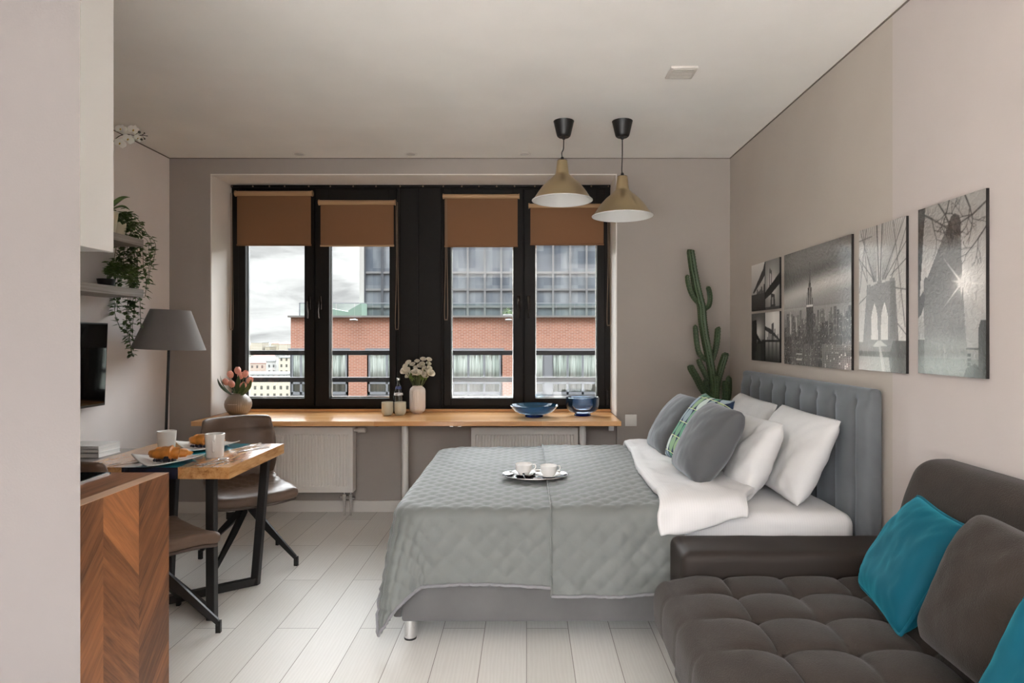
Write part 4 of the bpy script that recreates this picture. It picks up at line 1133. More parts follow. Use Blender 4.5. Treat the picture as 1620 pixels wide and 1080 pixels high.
tb = m_.build('duvet', m_sateen, None, angle=80, mods=[('solid', 0.036, -1), ('sub', 1)])
tag(tb, 'white striped duvet folded back across the bed below the pillows', 'duvet')

# ------------------------------------------------------------------ pillows and cushions
def pillow_mb(w, h, th, seed=0, wrinkle=0.008, n=34, pinch=0.09, corner=0.0, piping=False):
    """lying in the local YZ plane, thickness along X"""
    m_ = MB(); 
    def f(u, v, sgn):
        a, b = (u-0.5)*2, (v-0.5)*2
        e = max(0.0, (1-abs(a)**2.6)*(1-abs(b)**2.6))
        tx = th/2*e**0.45
        # sides draw in between the corners
        y = a*w/2*(1 - pinch*(1-b*b)*abs(a)**3 + corner*abs(a*b)**6); z = b*h/2*(1 - pinch*(1-a*a)*abs(b)**3 + corner*abs(a*b)**6)
        wr = wrinkle*e**0.4*(nz(y*6+seed, z*6, seed*1.7) + 0.55*nz(y*14+z*9+seed, z*6-y*5, seed+4) + 0.25*nz(y*40+seed, z*22, seed+9))
        # tension creases running in from the corners
        r = abs(abs(a)-abs(b)); wr -= wrinkle*0.7*math.exp(-(r/0.10)**2)*abs(a*b)**1.0*e**0.25
        return (sgn*(tx + wr*(1 if e > 0.02 else 0)), y, z)
    m_.grid(lambda u, v: f(u, v, -1), n, n); m_.grid(lambda u, v: f(u, v, 1), n, n, flip=True)
    return m_
def place_mat(center, yaw, lean, roll):
    return Matrix.Translation(center) @ Matrix.Rotation(yaw, 4, 'Z') @ Matrix.Rotation(lean, 4, 'Y') @ Matrix.Rotation(roll, 4, 'X')
def pillow(name, label, cat, w, h, th, c, yaw, lean, roll, mat_, seed, group=None, wrinkle=0.008, pinch=0.09, corner=0.0, piping=None, root=False):
    M_ = place_mat(Vector(c), yaw, lean, roll)
    m_ = pillow_mb(w, h, th, seed, wrinkle, pinch=pinch, corner=corner)
    if piping is None:
        o = m_.build(name, mat_, None, angle=80); o.matrix_world = M_
        return tag(o, label, cat, group)
    t = thing(name, label, cat, c, group=group)
    R3 = Matrix.Translation(Vector(c)).inverted() @ M_
    m_.xf(R3); m_.build('cover', mat_, t, local=True, angle=80)
    pts = []
    N = 96
    for i in range(N):
        s = i/N*4; k = int(s); q = (s-k)*2-1
        a, b = [(q,-1),(1,q),(-q,1),(-1,-q)][k]
        y = a*w/2*(1 - pinch*(1-b*b)*abs(a)**3 + corner*abs(a*b)**6); z = b*h/2*(1 - pinch*(1-a*a)*abs(b)**3 + corner*abs(a*b)**6)
        pts.append(R3 @ Vector((0, y, z)))
    m_ = MB(); m_.tube(pts, 0.0055, 8, closed=True); m_.build('piping', piping, t, local=True)
    return t
PILLG = 'white bed pillows'
pillow('pillow', 'white pillow leaning on the headboard nearest the sofa', 'pillow', 0.66, 0.46, 0.16, (1.360, 3.21, 0.80), 0.03, 0.47, 0.02, m_linen, 1.3, PILLG, 0.026, 0.05, -0.035)
pillow('pillow', 'white pillow leaning against another just behind the near grey cushion', 'pillow', 0.60, 0.44, 0.16, (1.150, 3.27, 0.768), -0.04, 0.45, -0.03, m_linen, 5.1, PILLG, 0.026, 0.05, -0.035)
pillow('pillow', 'white pillow with peaked corner leaning on the far end of the headboard', 'pillow', 0.64, 0.46, 0.16, (1.362, 3.92, 0.80), 0.02, 0.45, 0.03, m_linen, 9.7, PILLG, 0.026, 0.05, -0.035)
pillow('pillow', 'white pillow half hidden behind the green patterned cushion', 'pillow', 0.58, 0.44, 0.16, (1.16, 3.90, 0.765), 0.05, 0.5, 0.0, m_linen, 14.2, PILLG, 0.026, 0.05, -0.035)
pillow('cushion', 'charcoal velvet cushion in front, nearest the tray and sofa', 'cushion', 0.44, 0.43, 0.20, (0.925, 3.18, 0.850), 0.06, 0.56, 0.02, m_cush, 21.0, 'charcoal velvet cushions', 0.010, 0.05, -0.09)
pillow('cushion', 'charcoal velvet cushion farthest from the sofa, near the cactus', 'cushion', 0.45, 0.43, 0.19, (0.94, 3.93, 0.835), 0.05, 0.60, 0.0, m_cush, 27.0, 'charcoal velvet cushions', 0.010, 0.05, -0.09)
def pattern_mat():
    m, t = newmat('leaf_pattern_print'); tc = t.n('TexCoord'); sp = t.n('SeparateXYZ', Vector=tc.outputs['Object'])
    y, z = sp.outputs[1], sp.outputs[2]
    row = t.math('FLOOR', t.math('DIVIDE', z, 0.092)); fz = t.math('FRACT', t.math('DIVIDE', z, 0.092))
    yy = t.math('DIVIDE', y, 0.075); col = t.math('FLOOR', yy); fy = t.math('FRACT', yy)
    a = t.math('ABSOLUTE', t.math('SUBTRACT', fy, 0.5)); b = t.math('ABSOLUTE', t.math('SUBTRACT', fz, 0.5))
    d = t.math('SQRT', t.math('ADD', t.math('POWER', t.math('DIVIDE', a, 0.46), 2.0), t.math('POWER', t.math('DIVIDE', b, 0.56), 2.0)))
    inside = t.math('LESS_THAN', d, 1.0)
    wn = t.n('TexWhiteNoise', Vector=t.n('CombineXYZ', X=col, Y=row, Z=0.0).outputs[0])
    leafc = t.ramp(wn.outputs[0], [(0.2, lin(96,150,124)), (0.45, lin(150,172,130)), (0.65, lin(140,158,176)), (0.85, lin(196,208,200))])
    c = t.mix(inside, lin(36,50,76), leafc)
    line = t.math('GREATER_THAN', fz, 0.955); c = t.mix(line, c, lin(206,214,160))
    t.principled(c, 0.8, 0, 0.2); return m
pillow('cushion', 'green and navy leaf-patterned cushion between the two charcoal cushions', 'cushion', 0.46, 0.46, 0.17, (0.975, 3.53, 0.855), 0.05, 0.58, 0.0, pattern_mat(), 33.0, None, 0.005)

# ------------------------------------------------------------------ tray with two cups on the quilt
tzq = 0.626; tcx, tcy = 0.045, 3.37
m_ = MB(); t = thing('serving_tray', 'oval silver tray with two tea cups lying on the grey quilt', 'tray', (tcx, tcy, tzq))
m_.lathe([(0, 0.0), (0.15, 0.0), (0.165, 0.004), (0.178, 0.010), (0.181, 0.0125), (0.180, 0.0145), (0.163, 0.008), (0.148, 0.004), (0, 0.004)], 64, (tcx, tcy, tzq), sx=1.0, sy=0.68)
m_.build('tray_plate', m_chrome, t)
m_ = MB(); m_.tube([(tcx+0.179*math.cos(a*2*PI/64), tcy+0.179*0.68*math.sin(a*2*PI/64), tzq+0.0135) for a in range(64)], 0.0032, 8, closed=True); m_.build('rim', m_steel, t)
def teacup(x, y, lab, lab2, hdir):
    z0 = tzq + 0.0045
    m_ = MB(); m_.ring([(0.0005,0.0),(0.030,0.0),(0.052,0.007),(0.069,0.014),(0.069,0.0158),(0.050,0.010),(0.028,0.0035),(0.0005,0.0035)], 40, (x,y,z0))
    one('saucer', m_, m_porc, lab2, 'saucer', (x,y,z0), 'white saucers on the silver tray')
    zc = z0 + 0.0038; t = thing('tea_cup', lab, 'cup', (x,y,zc), group='tea cups on the silver tray')
    m_ = MB(); m_.ring([(0.0005,0.0),(0.026,0.0),(0.030,0.004),(0.0435,0.020),(0.0475,0.058),(0.0455,0.0585),(0.0415,0.022),(0.028,0.007),(0.0005,0.005)], 40, (x,y,zc)); m_.build('cup_body', m_frost, t)
    d = Vector((math.cos(hdir), math.sin(hdir), 0)); pts = [Vector((x,y,zc+z))+d*r for (z, r) in ((0.050,0.045),(0.053,0.058),(0.044,0.066),(0.028,0.060),(0.022,0.044))]
    m_ = MB(); m_.tube(smooth_path(pts, 5), 0.0032, 8); m_.build('handle', m_frost, t)
teacup(tcx-0.060, tcy+0.030, 'white tea cup on the tray above the small jam bowl', 'white saucer under the cup beside the jam bowl', 0.1)
teacup(tcx+0.075, tcy-0.012, 'white tea cup on the tray nearer the pillows', 'white saucer under the cup nearer the pillows', 0.3)
jx, jy, jz = tcx-0.032, tcy-0.072, tzq+0.005
t = thing('jam_bowl', 'tiny glass bowl of dark red jam on the silver tray', 'bowl', (jx, jy, jz))
m_ = MB(); m_.ring([(0.0005,0),(0.018,0),(0.031,0.012),(0.037,0.027),(0.0355,0.0275),(0.029,0.014),(0.016,0.004),(0.0005,0.004)], 32, (jx,jy,jz)); m_.build('glass_body', m_clear, t)
m_ = MB(); m_.lathe([(0,0.0042),(0.015,0.0042),(0.028,0.014),(0.029,0.017),(0,0.018)], 28, (jx,jy,jz)); m_.build('jam', m_jam, t)

# ------------------------------------------------------------------ sofa
sy0, sy1 = 0.80, 2.42
t = thing('sofa', 'dark brown tufted sofa with low arm beside the bed', 'sofa', (1.05, 1.7, 0))
gx = [0.545, 0.755, 0.975, 1.195]; gy = [2.243, 2.046, 1.84, 1.63, 1.42, 1.21, 1.0]
def dseat2(p, nrm):
    q = p.copy()
    if nrm.z > 0.3:
        ex = min(abs(p.x-g) for g in gx[1:]); ey = min(abs(p.y-g) for g in gy)
        v = 0.009*math.exp(-(ex/0.010)**1.2) + 0.009*math.exp(-(ey/0.010)**1.2) + 0.018*math.exp(-(math.hypot(ex, ey)/0.035)**1.4)
        j = sorted(gx + [1.5]); fx = 0.5
        for a, b in zip(j, j[1:]):
            if a <= p.x < b: fx = (p.x-a)/(b-a)
        jj = sorted(gy + [sy0, sy1]); fy = 0.5
        for a, b in zip(jj, jj[1:]):
            if a <= p.y < b: fy = (p.y-a)/(b-a)
        puff = 0.016*(math.sin(PI*clamp(fx,0,1))*math.sin(PI*clamp(fy,0,1)))**0.5
        q.z += (puff - v + 0.005)*nrm.z*sstep(0.53, 0.66, p.x)
        if p.x < 0.58: q.z -= 0.006*math.exp(-((p.x-0.548)/0.008)**2)
    q.x += (-0.012*math.sin(PI*clamp((p.z-0.24)/0.21,0,1)) if nrm.x < -0.3 else 0)
    if nrm.x < -0.3: q.x += 0.004*sum(math.exp(-((p.y-g)/0.01)**2) for g in gy) + 0.004*nz(p.y*9, p.z*9)
    q += Vector((0,0,1))*0.003*nz(p.x*8, p.y*8)
    return q
m_ = MB(); m_.rbox((0.50, sy0, 0.245), (1.42, sy1, 0.452), 0.05, (80,130,8), 5, dseat2); m_.build('seat_cushion', m_sofa, t, angle=80)
m_ = MB(); m_.rbox((0.575, sy0, 0.06), (1.58, sy1, 0.243), 0.02, (4,6,2), 3); m_.build('base', m_sofa, t)
def darm(p, nrm): return p + Vector((0,0,0.004*nz(p.x*6, p.y*6)))
m_ = MB(); m_.rbox((0.615, sy1+0.012, 0.06), (1.59, 2.685, 0.535), 0.038, (20,8,10), 5, darm); m_.build('armrest', m_sofaarm, t, angle=80)
m_ = MB(); m_.rbox((0.615, sy0-0.26, 0.06), (1.59, sy0-0.012, 0.535), 0.038, (20,8,10), 5, darm); m_.build('armrest', m_sofaarm, t, angle=80)
def dback2(p, nrm):
    k = (p.z-0.46)/0.465; q = p.copy()
    q.x += 0.135*k
    if nrm.x < -0.2: q.x -= 0.025*math.sin(PI*clamp((p.z-0.42)/0.5,0,1))**0.8*math.sin(PI*clamp((p.y-sy0+0.1)/(sy1-sy0+0.2),0,1))**0.3 - 0.008*nz(p.y*5, p.z*5)
    if p.y > 2.2: q.y += -0.02*sstep(0.75, 0.93, p.z)
    if q.x > 1.598: q.x = 1.598
    return q
m_ = MB(); m_.rbox((1.365, sy0, 0.40), (1.585, sy1-0.005, 0.925), 0.06, (4,40,26), 5, dback2); m_.build('backrest', m_sofa, t, angle=80)
for (x, y) in ((0.63, 2.36), (1.5, 2.36), (0.63, 0.9), (1.5, 0.9)):
    m_ = MB(); m_.tube([(x,y,0),(x,y,0.065)], 0.022, 14); m_.build('leg', m_black, t)
pillow('cushion', 'teal velvet piped cushion standing on the brown sofa', 'cushion', 0.41, 0.40, 0.15, (1.272, 2.055, 0.645), -0.20, 0.52, 0.02, m_teal, 41.0, 'teal velvet cushions on the sofa', 0.018, 0.07, -0.05, piping=m_teal)
pillow('cushion', 'big brown fabric cushion leaning on the sofa back', 'cushion', 0.50, 0.43, 0.23, (1.262, 1.60, 0.665), 0.03, 0.42, 0.05, m_sofa, 47.0, None, 0.014, 0.05, -0.06)
pillow('cushion', 'teal velvet cushion at the near end of the sofa in front of the brown cushion', 'cushion', 0.38, 0.38, 0.14, (1.075, 1.21, 0.65), 0.12, 0.50, 0.0, m_teal, 53.0, 'teal velvet cushions on the sofa', 0.014, 0.07, -0.05, piping=m_teal)
# ------------------------------------------------------------------ pendant lamps, ceiling fittings, switch
def pendant(px, rim_py, label, wob):
    s = 240.7; Y = F/s; x = (px-833)/s; zr = CAMZ + (535-rim_py)/s
    t = thing('pendant_lamp', label, 'pendant lamp', (x, Y, zr), group='brass pendant lamps')
    h = 0.262; Rm = 0.1975
    outer = [(0.031,h),(0.0335,h-0.004),(0.037,h-0.03),(0.043,h-0.083),(0.044,h-0.086),(0.0455,h-0.090),(0.0555,h-0.100),(0.058,h-0.103),(0.076,0.142),(0.105,0.118),(0.135,0.086),(0.160,0.052),(0.182,0.018),(Rm,0.0)]
    inner = [(Rm-0.002,0.0005),(0.180,0.018),(0.158,0.051),(0.133,0.084),(0.103,0.115),(0.074,0.138),(0.04,h-0.085),(0.03,h-0.01)]
    m_ = MB(); m_.lathe(outer, 56, (x,Y,zr)); m_.f.pop(); m_.m.pop(); m_.f.pop() if len(m_.f[-1]) > 4 else None
    m_.m = m_.m[:len(m_.f)]; m_.build('shade', m_brass, t, angle=30)
    m_ = MB(); m_.lathe(inner, 56, (x,Y,zr)); 
    while len(m_.f[-1]) > 4: m_.f.pop(); m_.m.pop()
    m_.build('shade_lining', m_shadein, t, angle=60)
    m_ = MB(); m_.tube([(x+Rm*math.cos(2*PI*k/72), Y+Rm*math.sin(2*PI*k/72), zr) for k in range(72)], 0.003, 8, closed=True); m_.build('rim', m_shadein, t)
    m_ = MB(); m_.lathe([(0,h-0.002),(0.031,h-0.002),(0.033,h),(0.02,h+0.003),(0.012,h+0.004),(0.009,h+0.022),(0,h+0.022)], 24, (x,Y,zr)); m_.build('cap', m_black, t)
    m_ = MB(); m_.tube([(x,Y,zr+h-0.09),(x,Y,zr+h-0.005)], 0.02, 14); m_.ball((x,Y,zr+0.11), 0.03, 14, 10, (1,1,1.3)); m_.build('bulb', m_shadein, t)
    xc = x + wob; zt = H
    m_ = MB(); m_.tube(smooth_path([(x,Y,zr+h+0.015),(x-0.003,Y,zr+h+0.05),(x+wob*0.8,Y,(zr+h+zt-0.1)/2),(xc+0.0,Y,zt-0.105)],6), 0.0035, 8); m_.build('cord', m_black, t)
    m_ = MB(); m_.lathe([(0,-0.118),(0.009,-0.118),(0.012,-0.102),(0.036,-0.104),(0.043,-0.098),(0.047,-0.088),(0.066,-0.006),(0.068,-0.0005),(0,-0.0005)], 40, (xc,Y,zt)); m_.build('ceiling_cup', m_black, t)
pendant(889.5, 317, 'brass pendant lamp on the shorter cord with white inside', 0.010)
pendant(984.5, 342, 'brass pendant lamp on the longer cord, nearer the bed wall', 0.0)
vx, vy = (1078-833)/296, F/296
t = thing('ceiling_vent', 'small square white vent on the ceiling above the bed', 'vent', (vx, vy, H-0.012))
m_ = MB(); a = 0.073; m_.rbox((vx-a, vy-a, H-0.012), (vx+a, vy+a, H-0.0005), 0.006, (2,2,1), 2); m_.build('vent_frame', m_vent, t)
m_ = MB(); a = 0.055
for k in range(9): y = vy-a+2*a*k/8; m_.box(vx-a, y-0.0045, H-0.0155, vx+a, y+0.0045, H-0.0115)
m_.build('grille', m_vent, t)
SL = ['recessed ceiling spot above the window blind beside the floor lamp', 'recessed ceiling spot above the middle of the windows', 'recessed ceiling spot beside the shorter brass pendant']
for k, px in enumerate((473, 650, 830)):
    s = 204.6; x, y = (px-833)/s, F/s
    t = thing('ceiling_spot', SL[k], 'ceiling light', (x, y, H-0.004), group='recessed ceiling spots')
    m_ = MB(); m_.ring([(0.050,-0.0005),(0.050,-0.004),(0.036,-0.005),(0.036,-0.0005)], 32, (x,y,H)); m_.build('ring', m_white, t)
    m_ = MB(); m_.lathe([(0,-0.003),(0.035,-0.003),(0.035,-0.0005),(0,-0.0005)], 28, (x,y,H)); m_.build('lens', m_frost, t)
t = thing('light_switch', 'square white light switch on the wall right of the bench', 'light switch', (PX(998,YB), YB-0.01, PZ(665,YB)))
t['label'] = 'square white light switch on the grey wall between bench and bed'
x, z = PX(998,YB), PZ(664.5,YB)
m_ = MB(); m_.rbox((x-0.046, YB-0.009, z-0.046), (x+0.046, YB-0.001, z+0.046), 0.004, (1,1,1), 2); m_.build('frame_plate', m_white, t)
m_ = MB(); m_.rbox((x-0.036, YB-0.013, z-0.034), (x+0.036, YB-0.009, z+0.036), 0.003, (1,1,1), 2); m_.build('rocker', m_white, t)

# ------------------------------------------------------------------ photo prints on the right-hand wall
class Ras:
    def __init__(s, w, h, v=0.5):
        s.w, s.h = w, h; s.a = np.full((h, w), v, dtype=float)
        s.X, s.Y = np.meshgrid((np.arange(w)+.5)/w, (np.arange(h)+.5)/h); s.asp = h/w
    def poly(s, pts, v, al=1.0):
        ins = np.zeros_like(s.a, bool); n = len(pts)
        for i in range(n):
            (x0, y0), (x1, y1) = pts[i], pts[(i+1) % n]
            if y0 == y1: continue
            c = ((y0 > s.Y) != (y1 > s.Y)) & (s.X < (x1-x0)*(s.Y-y0)/(y1-y0)+x0); ins ^= c
        s.a[ins] = s.a[ins]*(1-al) + v*al
    def rect(s, x0, y0, x1, y1, v, al=1.0):
        m = (s.X >= x0) & (s.X < x1) & (s.Y >= y0) & (s.Y < y1); s.a[m] = s.a[m]*(1-al) + v*al
    def line(s, p, q, wd, v, al=1.0):
        px, py = p; qx, qy = q; dx, dy = qx-px, (qy-py)*s.asp; L = dx*dx+dy*dy + 1e-12
        t = np.clip(((s.X-px)*dx + (s.Y-py)*s.asp*dy)/L, 0, 1)
        d = np.hypot(s.X-px-t*dx, (s.Y-py)*s.asp-t*dy); k = np.clip((wd-d)*s.w+0.5, 0, 1)*al
        s.a = s.a*(1-k) + v*k
    def glow(s, cx, cy, r, amt, p=1.0):
        d = np.hypot(s.X-cx, (s.Y-cy)*s.asp); s.a += amt*np.exp(-(d/r)**p)
    def noise(s, scx, scy, amt, seed):
        r = np.random.RandomState(seed); nx, ny = int(scx)+3, int(scy)+3; g = r.rand(ny, nx)-.5
        fx, fy = s.X*scx, s.Y*scy; ix, iy = fx.astype(int), fy.astype(int); tx, ty = fx-ix, fy-iy; tx = tx*tx*(3-2*tx); ty = ty*ty*(3-2*ty)
        s.a += amt*((g[iy,ix]*(1-tx)+g[iy,ix+1]*tx)*(1-ty) + (g[iy+1,ix]*(1-tx)+g[iy+1,ix+1]*tx)*ty)
    def buildings(s, base, hmin, hmax, wmin, wmax, vlo, vhi, seed, lights=0.0):
        r = random.Random(seed); x = -0.02
        while x < 1:
            w = r.uniform(wmin, wmax); h = base + r.uniform(hmin, hmax); v = r.uniform(vlo, vhi)
            s.rect(x, 0 if base < 0.3 else base-0.2, x+w, h, v); s.rect(x, 0, x+w*0.25, h, v*1.35, 0.6)
            if lights:
                y = max(0, base-0.25)
                while y < h-0.008:
                    xx = x + 0.006
                    while xx < x+w-0.006:
                        if r.random() < lights: s.rect(xx, y, xx+0.007, y+0.005, r.uniform(0.4, 0.9))
                        xx += 0.013
                    y += 0.0125
            x += w*r.uniform(0.8, 1.05)
def print_mat(name, bump, coat=1.0):
    m, t = newmat(name); a = t.n('Attribute', _attribute_name='Col')
    n = t.n('TexNoise', Vector=t.map('Object'), Scale=48.0, Detail=2.0, Distortion=0.8)
    t.principled(a.outputs[0], 0.3, 0, 0.3, t.bump(n.outputs[0], bump, 0.012), Coat_Weight=coat, Coat_Roughness=0.11, Coat_IOR=2.1); return m
m_gloss = print_mat('glossy_print', 0.55); m_satin = print_mat('satin_print', 0.06, 0.25)
m_edge = mat('print_black_edge', lin(26,24,23), 0.5)
XS = 1.596
def picture(name, label, yfar, ynear, z0, z1, ras, mat_, group, warm=(1.0, 0.975, 0.93)):
    t = thing(name, label, 'picture', (XR-0.012, (yfar+ynear)/2, z0), group=group)
    m_ = MB(); m_.box(XS+0.0006, ynear, z0, XR-0.002, yfar, z1); m_.build('backing_board', m_edge, t)
    h, w = ras.a.shape; a = np.clip((ras.a-0.06)*1.22, 0.012, 1.0)**2.2
    m_ = MB(); off = wloc(t)
    for j in range(h):
        for i in range(w):
            m_.v.append(Vector((XS, lerp(yfar, ynear, i/(w-1)), lerp(z0, z1, j/(h-1)))))
    for j in range(h-1):
        for i in range(w-1): m_.f.append((j*w+i, (j+1)*w+i, (j+1)*w+i+1, j*w+i+1)); m_.m.append(0)
    o = m_.build('print', mat_, t, fixn=False, flat=True)
    ca = o.data.color_attributes.new('Col', 'FLOAT_COLOR', 'POINT')
    buf = np.ones((h*w, 4), dtype=np.float32)
    for c in range(3): buf[:, c] = a.reshape(-1)*warm[c]
    ca.data.foreach_set('color', buf.reshape(-1))
    # faces must look into the room
    if o.data.polygons[0].normal.x > 0: o.data.flip_normals()
    return t
G1 = 'black and white photo prints in a row on the wall'
# tall leaning tower with sun star and bare branches
r = Ras(110, 190, 0.50); r.a = 0.44 + 0.26*(1-np.abs(r.Y-0.55)*1.4) - 0.10*(r.X > 2); r.noise(5, 8, 0.06, 1)
r.poly([(0,0),(0,1),(0.13,1),(0.10,0.86),(0.06,0.62),(0.03,0.45),(0,0.4)], 0.27)
r.poly([(0.48,0.86),(0.53,0.905),(0.58,0.915),(0.64,0.895),(0.665,0.86),(0.67,0.70),(0.72,0.30),(0.78,0.0),(0.11,0.0),(0.10,0.56),(0.13,0.585),(0.16,0.575)], 0.40)
r.poly([(0.44,0.80),(0.53,0.905),(0.58,0.915),(0.64,0.895),(0.665,0.86),(0.665,0.78)], 0.30, 0.8)
r.a += 0.10*np.clip((0.55-r.Y)/0.5, 0, 1)*((r.a > 0.36) & (r.a < 0.44))
r.poly([(0.03,0.46),(0.09,0.50),(0.12,0.47),(0.11,0.42),(0.06,0.36),(0.0,0.33),(0,0.55)], 0.30)
r.rect(0, 0, 0.11, 0.205, 0.36); r.rect(0,0.205,0.12,0.215,0.62); r.rect(0, 0, 1, 0.10, 0.36, 0.5)
r.poly([(0.90,0.0),(0.90,0.27),(0.93,0.31),(1,0.31),(1,0)], 0.30); r.rect(0.74,0.155,0.92,0.163,0.25)
for k in range(4): r.rect(0.755,0.115-0.025*k,0.80,0.132-0.025*k,0.25)
r.poly([(0.70,0.0),(0.74,0.05),(0.86,0.08),(0.92,0.05),(1,0.06),(1,0)], 0.28)
rb = random.Random(5)
def branch(x, y, a, L, wd, d):
    if d == 0 or L < 0.02: return
    x1, y1 = x + L*math.cos(a), y + L*math.sin(a)/r.asp
    r.line((x, y), (x1, y1), wd, 0.24, 0.9)
    branch(x1, y1, a + rb.uniform(-0.5, 0.2), L*0.8, wd*0.75, d-1)
    if rb.random() < 0.8: branch(x1, y1, a + rb.choice((-1,1))*rb.uniform(0.5, 1.0), L*0.65, wd*0.6, d-1)
branch(0.05, 0.97, -0.45, 0.20, 0.010, 6); branch(0.33, 1.0, -0.9, 0.16, 0.009, 5); branch(0.72, 1.0, -1.1, 0.15, 0.009, 5); branch(1.0, 0.93, 3.6, 0.20, 0.009, 6); branch(1.0, 0.80, 3.9, 0.14, 0.007, 5); branch(0.5, 1.0, -1.9, 0.12, 0.008, 4)
sx_, sy_ = 0.675, 0.52
for ang, L in ((2.35, 0.36), (3.85, 0.34), (2.9, 0.14), (-0.12, 0.30), (0.7, 0.16), (-0.9, 0.18), (1.4, 0.14), (-1.6, 0.16)):
    for w_, al, fr_ in ((0.011, 0.16, 0.5), (0.008, 0.22, 0.75), (0.004, 0.30, 1.0), (0.006, 0.4, 0.35)): r.line((sx_, sy_), (sx_+L*fr_*math.cos(ang), sy_+L*fr_*math.sin(ang)/r.asp), w_, 0.95, al)
r.glow(sx_, sy_, 0.06, 0.6, 1.3); r.glow(sx_, sy_, 0.28, 0.12, 1.5)
picture('wall_picture', 'photo print of a tall tower with a sun star and bare branches', 2.525, 2.152, 1.239, 1.902, r, m_gloss, G1)
# stone bridge tower with cables
r = Ras(110, 190, 0.78); r.a = 0.68 + 0.14*(1-r.Y); r.noise(4, 7, 0.05, 2)
for k in range(9): r.line((0.40-0.008*k, 0.615), (0.40-0.045*k, 1.0), 0.0035, 0.36, 0.8)
for k in range(9): r.line((0.52+0.010*k, 0.62), (0.56+0.048*k, 1.0), 0.0035, 0.36, 0.8)
r.line((0.455,0.62),(0.415,1.0),0.009,0.28); r.line((0.485,0.62),(0.53,1.0),0.009,0.28)
for (p, q) in (((0.05,0.97),(0.36,0.62)),((0.10,1.0),(0.20,0.63)),((0.0,0.80),(0.20,0.615)),((0.0,0.80),(0.34,0.63)),((0.18,1.0),(0.02,0.55)),((1,0.84),(0.60,0.63)),((1,0.73),(0.70,0.64)),((1,0.93),(0.72,0.62)),((0.75,1.0),(0.98,0.3)),((0.98,1.0),(0.55,0.63)),((0.72,0.56),(1,0.535)),((0.0,0.47),(0.18,0.52)),((0.75,0.36),(1,0.25)),((0,0.92),(0.3,0.93))): r.line(p, q, 0.0055, 0.34, 0.9)
r.poly([(0.19,0.60),(0.27,0.60),(0.27,0.585),(0.42,0.60),(0.42,0.615),(0.52,0.617),(0.52,0.60),(0.68,0.605),(0.68,0.62),(0.78,0.622),(0.78,0.585),(0.80,0.52),(0.86,0.20),(0.10,0.20),(0.18,0.52)], 0.52)
r.rect(0.69,0.22,0.80,0.60,0.40,0.5)
for c in (0.36, 0.575):
    r.poly([(c-0.075,0.215),(c-0.068,0.37),(c-0.045,0.42),(c,0.468),(c+0.045,0.42),(c+0.068,0.37),(c+0.075,0.215)], 0.86)
    for k in range(4): r.line((c-0.06+0.035*k,0.215),(c-0.03+0.022*k,0.44),0.003,0.66)
r.poly([(0,0),(1,0),(1,0.205),(0.8,0.215),(0,0.20)], 0.50); r.rect(0,0.10,1,0.135,0.36,0.6); r.poly([(0.0,0.0),(0.0,0.10),(1,0.10),(1,0)], 0.60)
r.poly([(0.70,0.0),(0.66,0.10),(0.75,0.21),(1,0.21),(1,0.0)], 0.36, 0.85); r.poly([(0.32,0.17),(0.43,0.21),(0.50,0.21),(0.64,0.172)], 0.72); r.poly([(0.44,0.20),(0.48,0.20),(0.60,0.0),(0.52,0.0)], 0.70)
picture('wall_picture', 'photo print of a stone bridge tower with two pointed arches', 2.974, 2.606, 1.231, 1.895, r, m_gloss, G1)
# skyline at dusk with a tall spire
r = Ras(170, 180, 0.4); r.a = 0.47 + 0.30*np.exp(-((r.Y-0.60-0.10*r.X)/0.09)**2) - 0.05*r.Y + 0.10*(r.Y < 0.5)
r.noise(3, 16, 0.10, 3); r.a -= 0.10*np.exp(-((r.Y-0.73-0.10*r.X)/0.05)**2); r.a += 0.06*np.exp(-((r.Y-0.52)/0.04)**2)
r.buildings(0.43, -0.03, 0.03, 0.01, 0.03, 0.36, 0.55, 11, 0.25)
r.buildings(0.36, -0.03, 0.13, 0.02, 0.05, 0.20, 0.40, 12, 0.22)
r.rect(0.0, 0.0, 1.0, 0.25, 0.18)
# the spire tower
for (hw, z0, z1, v) in ((0.055,0.0,0.50,0.15),(0.046,0.5,0.575,0.22),(0.038,0.575,0.625,0.20),(0.030,0.625,0.66,0.20),(0.020,0.66,0.70,0.24),(0.011,0.70,0.80,0.30),(0.005,0.80,0.875,0.28)): r.rect(0.435-hw, z0, 0.435+hw, z1, v)
for (x, z0, z1) in ((0.405,0.5,0.62),(0.435,0.51,0.66),(0.463,0.5,0.62)): r.line((x,z0),(x,z1),0.005,0.72,0.8)
r.rect(0.39,0.50,0.48,0.515,0.85)
r.buildings(0.22, -0.06, 0.16, 0.03, 0.075, 0.10, 0.30, 13, 0.26)
r.line((0.12,0.28),(0.12,0.42),0.012,0.75); r.line((0.12,0.42),(0.12,0.47),0.005,0.7); r.line((0.22,0.30),(0.22,0.41),0.010,0.7)
r.rect(0.62,0.0,1.0,0.19,0.42)
for j in range(11):
    for i in range(16): r.rect(0.635+0.0235*i, 0.006+0.0165*j, 0.648+0.0235*i, 0.015+0.0165*j, 0.85 if random.Random(i*31+j).random() < 0.12 else 0.20)
for j in range(4): r.rect(0.22, 0.02+0.024*j, 0.31, 0.036+0.024*j, 0.7 if j % 2 else 0.35)
picture('wall_picture', 'wide photo print of a city skyline at dusk with a spire', 3.838, 3.043, 1.223, 1.893, r, m_gloss, G1)
